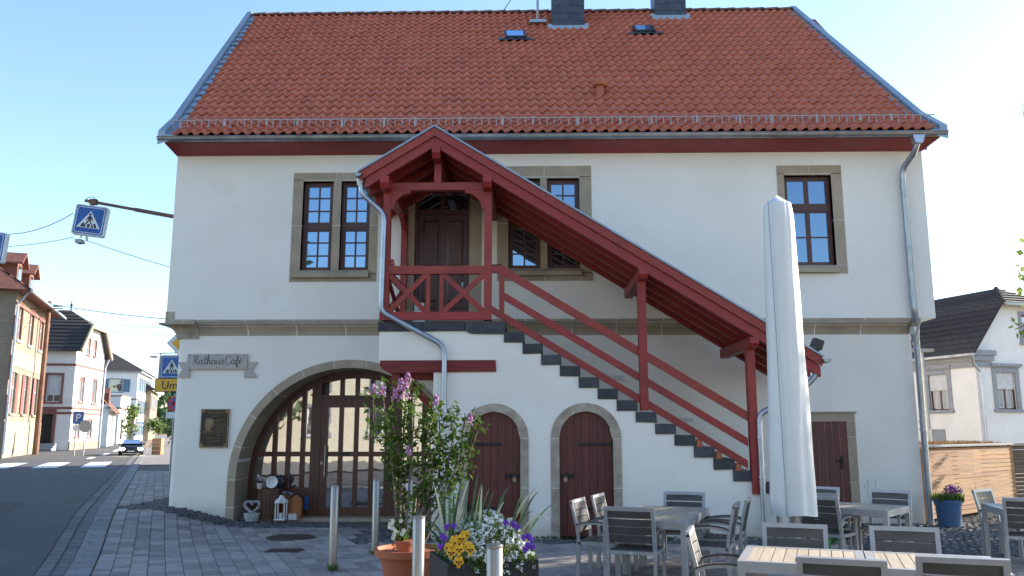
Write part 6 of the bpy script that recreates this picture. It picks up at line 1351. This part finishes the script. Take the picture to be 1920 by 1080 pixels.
r6 = random.Random(33); cx0, cy0 = wdt * .56, dep * .50
fo = MB(); wf = MB(); wfm = pm('candytuft_white', (.80, .80, .76), .8, c2=(.72, .74, .66), scale=30)
candy = empty('white_blossom_clump', BP(cx0, cy0, .5), 'dense clump of tiny white blossoms in the black flower box', 'flower')
for i in range(2300):
    v = rv(r6); v = v.normalized() * v.length ** .35; v.z = abs(v.z); p_ = BP(cx0 + v.x * wdt * .50, cy0 + v.y * dep * .58, .46 + v.z * .50 * (1 - .12 * abs(v.x)))
    if i % 2 == 0:
        for k in range(4): leaf(fo, p_ + rv(r6) * .04 - Vector((0, 0, .03)), rv(r6) * .5 + Vector((v.x, v.y - .2, .7)), rv(r6), r6.uniform(.04, .07), .014)
    else:
        if v.z < .2 and r6.random() < .6: continue
        for k in range(9):
            q = p_ + Vector((v.x, v.y, .6)) * .03 + rv(r6) * .018; d_ = rv(r6) + Vector((v.x, v.y - .3, 1)); leaf(wf, q, d_.cross(rv(r6)), d_, .017, .016)
for i in range(500): p_ = BP(r6.uniform(.04, wdt - .04), r6.uniform(-.02, dep - .05), .5 + r6.uniform(0, .10)); leaf(fo, p_, rv(r6) * .7 + Vector((0, -.4, .5)), rv(r6) + Vector((0, 0, .4)), r6.uniform(.05, .10), .035)
fo.build('foliage', leafy, candy); tag(wf.build('blossoms', wfm, candy), kind='stuff')
pany = pm('pansy_yellow', (.78, .42, .01), .7, c2=(.70, .33, .01), scale=20); panp = pm('pansy_purple', (.16, .03, .38), .7, c2=(.10, .02, .26), scale=20); pand = pm('pansy_eye', (.04, .006, .01), .8); panpale = pm('pansy_edge', (.75, .55, .12), .7)
def pansy(c, m, s, name, label, face=Vector((0, -1, .25))):
    face = (face + rv(r6) * .35).normalized(); ux = face.cross(Vector((0, 0, 1))).normalized(); uz = ux.cross(face); f = empty(name, c, label, 'flower', name.split('_')[0] + ' pansies in the black box' + (', left' if label.find('left') > 0 else ', right'))
    for k, (a, l) in enumerate(((90 + 38, 1.0), (90 - 38, 1.0), (190, .95), (-10, .95), (270, 1.15))):
        d_ = ux * math.cos(R(a)) + uz * math.sin(R(a)); sd = face.cross(d_); q = MB(); lift = face * (.002 * k)
        q.add([c + lift, c + lift + d_ * s * .45 * l + sd * s * .42, c + lift + d_ * s * .95 * l + sd * s * .30 - face * .006, c + lift + d_ * s * 1.05 * l - face * .010, c + lift + d_ * s * .95 * l - sd * s * .30 - face * .006, c + lift + d_ * s * .45 * l - sd * s * .42], [(0, 1, 2, 3, 4, 5)]); q.build('petal', m, f)
        if k >= 2 and m is pany: MB().add([c + lift + face * .002, c + lift + face * .002 + d_ * s * .5 + sd * s * .2, c + lift + face * .002 + d_ * s * .6, c + lift + face * .002 + d_ * s * .5 - sd * s * .2], [(0, 1, 2, 3)]).build('petal_blotch', pand, f)
def FP(px_, py_, y): return U(px_, py_, y)
yf = A.y - .02
for i, (px_, py_, dy) in enumerate(((842, 1027, .05), (861, 1030, -.02), (850, 1018, .12), (866, 1010, .15), (878, 1024, .08), (846, 1036, .0), (860, 1053, -.05), (872, 1003, .22), (853, 1013, .16), (882, 1030, .05))): pansy(FP(px_, py_, yf + dy), pany, .048, 'yellow_pansy', 'yellow pansy with dark eye at the front left of the black box')
for i, (px_, py_, dy) in enumerate(((829, 1005, .2), (833, 1010, .15), (826, 1024, .1), (838, 988, .3), (851, 986, .35), (948, 980, .3), (962, 982, .3), (970, 988, .25), (982, 1008, .2), (990, 1004, .25), (990, 1022, .15), (998, 1026, .15), (985, 1030, .1), (996, 1012, .2))): pansy(FP(px_, py_, yf + dy), panp, .031, 'purple_pansy', 'purple pansy beside the yellow ones at the left end of the black box' if px_ < 900 else 'purple pansy among the white blossoms at the right end of the black box')
bl = leaf_mat('iris_leaf', (0.11, 0.17, 0.075), (0.07, 0.12, 0.05), .45); ir = empty('iris_clump', BP(wdt * .3, dep * .6, .5), 'long variegated sword leaves rising from the black flower box', 'plant')
pale = pm('leaf_edge', (.55, .55, .36), .6)
def blade(pts, w, m):
    q = MB(); n = len(pts)
    for i, p_ in enumerate(pts):
        t = i / (n - 1); ww = w * (1 - t ** 2.2) * .5 + .001; d_ = (pts[min(i + 1, n - 1)] - pts[max(i - 1, 0)]).normalized(); sx = d_.cross(Vector((0, -1, .2))).normalized(); q.v += [tuple(p_ - sx * ww + Vector((0, .004, 0))), tuple(p_ + Vector((0, -.004, 0))), tuple(p_ + sx * ww + Vector((0, .004, 0)))]
    for i in range(n - 1): q.f += [(i * 3, i * 3 + 1, i * 3 + 4, i * 3 + 3), (i * 3 + 1, i * 3 + 2, i * 3 + 5, i * 3 + 4)]
    q.build('leaf_blade', m, ir)
def bez(a, b, c, n=8): return [a * (1 - t) ** 2 + b * 2 * t * (1 - t) + c * t * t for t in [i / n for i in range(n + 1)]]
for i, (x0, x1, y1, bend) in enumerate(((850, 812, 905, 0), (848, 824, 925, 0), (846, 831, 900, 0), (856, 868, 895, 0), (860, 880, 898, 0), (878, 880, 898, 0), (894, 897, 885, 0), (898, 903, 905, 0), (908, 904, 910, 0), (905, 918, 915, 0), (920, 927, 920, 0), (935, 958, 912, 1), (960, 1008, 912, 0), (965, 984, 916, 0), (966, 1010, 920, 0), (975, 1038, 945, 0), (970, 1030, 973, 1), (960, 1000, 958, 0), (850, 795, 985, 1), (848, 790, 1007, 1), (852, 870, 950, 0), (846, 842, 920, 0), (866, 905, 940, 1), (875, 850, 930, 1), (930, 945, 940, 0))):
    yy = yf + r6.uniform(.2, .6); a = BP(max(.1, min(wdt - .1, (x0 - 839) / 171 * wdt)), r6.uniform(.25, .6), .5); e_ = U(x1, y1, yy); mid = a.lerp(e_, .55) + Vector((0, 0, .16 + .14 * bend)); blade(bez(a, mid, e_), r6.uniform(.022, .036), bl if i % 4 else pale)

# blue tub with lavender coloured flowers
bluetub = pm('blue_glazed', (0.06, 0.13, 0.26), .45, c2=(0.045, 0.10, 0.21), scale=4); c = G(1781, 986, 0); r_ = (U(1806, 960, c.y).x - U(1757, 960, c.y).x) / 2
tub = tag(MB().lathe([(r_ * .80, 0), (r_ * .92, .36), (r_ * 1.0, .40), (r_ * 1.04, .46), (r_ * .95, .47), (r_ * .9, .42)], c, 28).build('blue_tub', bluetub, None, smooth=True), 'round blue tub beside the right corner of the hall', 'planter'); MB().lathe([(r_ * .9, .41), (.01, .42)], c, 20).build('soil', soil, tub)
tf = empty('tub_flowers', c + Vector((0, 0, .42)), 'grassy plants and purple blossoms in the blue tub', 'flower'); g1 = MB(); g2 = MB()
for i in range(700): p_ = c + Vector((r6.uniform(-1, 1) * r_ * .9, r6.uniform(-.8, .8) * r_, .42)); leaf(g1, p_, rv(r6) * .5 + Vector((0, 0, 1)), rv(r6), r6.uniform(.08, .22), .02)
for i in range(420): v = rv(r6); p_ = c + Vector((r_ * .45 + v.x * r_ * .7, v.y * r_ * .7, .60 + v.z * .11 + .03)); leaf(g2, p_, rv(r6), rv(r6), .035, .03)
g1.build('grass_leaves', leafg, tf); tag(g2.build('blossoms', pm('purple_bloom', (.20, .05, .26), .7, rnd=.3), tf), kind='stuff')
c = G(1534, 1000, 0); wc = empty('watering_can', (4.35, -3.3, 0), 'small green watering can on the ground behind the parasol', 'watering can'); gp = pm('green_plastic', (.02, .22, .04), .4)
MB().lathe([(.10, 0), (.11, .2), (.07, .22)], (4.35, -3.3, 0), 14).build('body', gp, wc); MB().tube([(4.44, -3.3, .06), (4.6, -3.35, .26)], .018, 8).build('spout', gp, wc); MB().tube([(4.28, -3.3, .2), (4.30, -3.3, .32), (4.40, -3.3, .32), (4.42, -3.3, .2)], .012, 6).build('handle', gp, wc)

# ================================================================ things at the gate
GYf = GY + .18; wdk = pm('old_wood', (.13, .065, .035), .8, c2=(.07, .035, .02), scale=4, stretch=(6, 6, .6), bump=.4, bscale=20, rnd=.25); wor = pm('orange_wood', (.34, .13, .035), .6, c2=(.26, .09, .025), scale=4, stretch=(6, 6, .6), rnd=.15)
g0 = .03
x0, x1 = U(483, 945, GYf).x, U(521, 945, GYf).x; zc = U(500, 917, GYf).z
cr_ = empty('wooden_crate', ((x0 + x1) / 2, GYf + .15, g0), 'dark upright wooden crate at the left side of the gate', 'crate')
for i in range(5): w = (x1 - x0) / 5; bx('plank', wdk, cr_, x0 + i * w + .003, x0 + (i + 1) * w - .003, GYf + .003 * (i % 2), GYf + .02, g0, zc - .02)
bx('top_board', wdk, cr_, x0 - .01, x1 + .01, GYf - .01, GYf + .31, zc - .019, zc); bx('side_board', wdk, cr_, x0, x0 + .02, GYf + .021, GYf + .3, g0, zc - .02); bx('side_board', wdk, cr_, x1 - .02, x1, GYf + .021, GYf + .3, g0, zc - .02); bx('back_board', wdk, cr_, x0 + .021, x1 - .021, GYf + .28, GYf + .3, g0, zc - .02)
wcer = pm('white_ceramic', (.75, .73, .72), .4); pink = pm('pinkish_pot', (.62, .48, .46), .7)
c = U(487, 916, GYf + .1); fp = empty('gate_flower_pot', (c.x, GYf + .1, zc), 'pale pot with small white flower on the crate', 'flower pot'); MB().lathe([(.05, 0), (.065, .11), (.06, .11)], (c.x, GYf + .1, zc), 14).build('pot', pink, fp); q = MB(); q2 = MB()
for i in range(40): leaf(q, Vector((c.x, GYf + .1, zc + .10)) + rv(rr) * .03, rv(rr) * .5 + Vector((0, 0, 1)), rv(rr), .09, .03)
for i in range(20): leaf(q2, Vector((c.x - .01, GYf + .05, zc + .21)) + rv(rr) * .05, rv(rr), rv(rr), .035, .03)
q.build('leaves', leafd, fp); tag(q2.build('petals', whites, fp), kind='stuff')
c = U(512, 905, GYf + .1); bw_ = tag(MB().lathe([(.02, 0), (.075, .02), (.105, .07), (.115, .10), (.10, .10), (.06, .04), (.01, .03)], (0, 0, 0), 22, False).xf(Matrix.Translation((c.x, GYf + .12, zc + .11)) @ Matrix.Rotation(R(78), 4, 'X')).build('ceramic_bowl', wcer, None, smooth=True), 'white ceramic bowl tilted upright on the crate', 'bowl')
c = U(535, 900, GYf + .3); hatm = MB(); icob(hatm, (0, 0, 0), .12, 2); tag(hatm.xf(Matrix.Translation((U(524, 905, GYf + .32).x, GYf + .38, zc + .11)) @ Matrix.Diagonal((.9, .4, 1.25, 1))).build('black_disc', blackp, None, smooth=True), 'black round object leaning behind the white bowl', 'decoration')
c = U(472, 977, GYf - .1); wick = pm('white_wicker', (.62, .62, .60), .8, c2=(.40, .40, .39), scale=30, bump=.8, bscale=60); ba = empty('wicker_basket', (c.x, GYf - .12, 0), 'white wicker basket at the foot of the gate arch', 'basket')
ctr = Vector((c.x, GYf - .12, .0)); zz = gz(c.x, 0)
for k in range(7): MB().lathe([(.118 + .005 * k, k * .022), (.127 + .005 * k, k * .022 + .011), (.119 + .005 * k, k * .022 + .021)], ctr + Vector((0, 0, zz)), 24, False).build('woven_row', wick, ba)
MB().lathe([(.11, .0), (.135, .13), (.0, .135)], ctr + Vector((0, 0, zz)), 20).build('filling', wick, ba)
wr = empty('heart_wreath', ctr + Vector((0, 0, zz + .14)), 'grey heart shaped twig wreath standing in the white basket', 'wreath')
gt_ = pm('grey_twig', (.42, .41, .42), .85, c2=(.26, .25, .26), scale=30)
def heart(t): return Vector((.0105 * 16 * math.sin(t) ** 3 * .85, 0, .0085 * (13 * math.cos(t) - 5 * math.cos(2 * t) - 2 * math.cos(3 * t) - math.cos(4 * t))))
for k in range(9):
    o3 = rv(rr) * .022; MB().tube([ctr + Vector((0, 0, zz + .27)) + heart(2 * math.pi * i / 30) * rr.uniform(.94, 1.05) + o3 + rv(rr) * .010 for i in range(31)], .010, 5).build('twig_strand', gt_, wr)
c = U(527, 976, GYf - .05); lx, ly = c.x, GYf - .08; lt = empty('white_lantern', (lx, ly, g0), 'white metal lantern with a candle before the gate', 'lantern'); zz = 0.02; w = .085
for sx in (-1, 1):
    for sy in (-1, 1): MB().box(lx + sx * w - .010, lx + sx * w + .010, ly + sy * w - .010, ly + sy * w + .010, zz + .02, zz + .32).build('corner_post', wcer, lt)
bx('base', wcer, lt, lx - .105, lx + .105, ly - .105, ly + .105, zz, zz + .025); bx('top_plate', wcer, lt, lx - .105, lx + .105, ly - .105, ly + .105, zz + .32, zz + .335)
MB().lathe([(.145, .335), (.10, .385), (.05, .42), (.045, .45), (.02, .47)], (lx, ly, zz), 4).build('roof', wcer, lt); MB().tube([(lx - .03, ly, zz + .46), (lx, ly, zz + .52), (lx + .03, ly, zz + .46)], .005, 5).build('ring', black, lt); MB().lathe([(.035, .025), (.035, .13)], (lx, ly, zz), 12).build('candle', wcer, lt)
for sx, x0_, x1_, top_, mm, lab, yo in ((0, 528, 545, 925, wor, 'orange wooden house shaped board behind the lantern', .22), (1, 545, 565, 927, wor, 'larger orange wooden house shaped board right of the lantern', .10)):
    a, b = U(x0_, 950, GYf + yo).x, U(x1_, 950, GYf + yo).x; zt = U(540, top_, GYf + yo).z; m_ = (a + b) / 2
    hb = tag(MB().prism([(a, g0), (b, g0), (b, zt - .08), (m_, zt), (a, zt - .08)], 'y', GYf + yo, GYf + yo + .12).build('wooden_house_board', mm), lab, 'decoration')
    for s in (-1, 1): MB().bar((m_ - s * .005, GYf + yo + .06, zt + .010), (m_ + s * ((b - a) / 2 + .02), GYf + yo + .06, zt - .085), .15, .012, (0, 0, 1)).build('roof_strip', wdk, hb)
c = U(540, 922, GYf + .35); tag(MB().bar((c.x - .13, GYf + .36, c.z + .0), (c.x + .10, GYf + .36, c.z - .05), .16, .04).build('grey_tin_roof', zincroof), 'grey tin bird house roof showing behind the orange boards', 'decoration')
c = U(548, 972, GYf - .02); mini = empty('mini_fence_pot', (c.x, GYf - .02, 0), 'tiny white picket fence pot beside the lantern', 'decoration')
for k in range(5): MB().prism([(c.x - .075 + k * .032, .015), (c.x - .05 + k * .032, .015), (c.x - .05 + k * .032, .12), (c.x - .0625 + k * .032, .14), (c.x - .075 + k * .032, .12)], 'y', GYf - .03, GYf - .018).build('picket', wcer, mini)
MB().box(c.x - .075, c.x + .08, GYf - .017, GYf + .08, .015, .10).build('pot', wcer, mini)
c = U(574, 940, YG - .1); tag(MB().box(c.x - .035, c.x + .035, YG - .075, YG - .06, U(574, 955, YG).z, U(574, 930, YG).z).build('blue_notice', blue), 'small blue notice stuck low on the gate', 'notice')
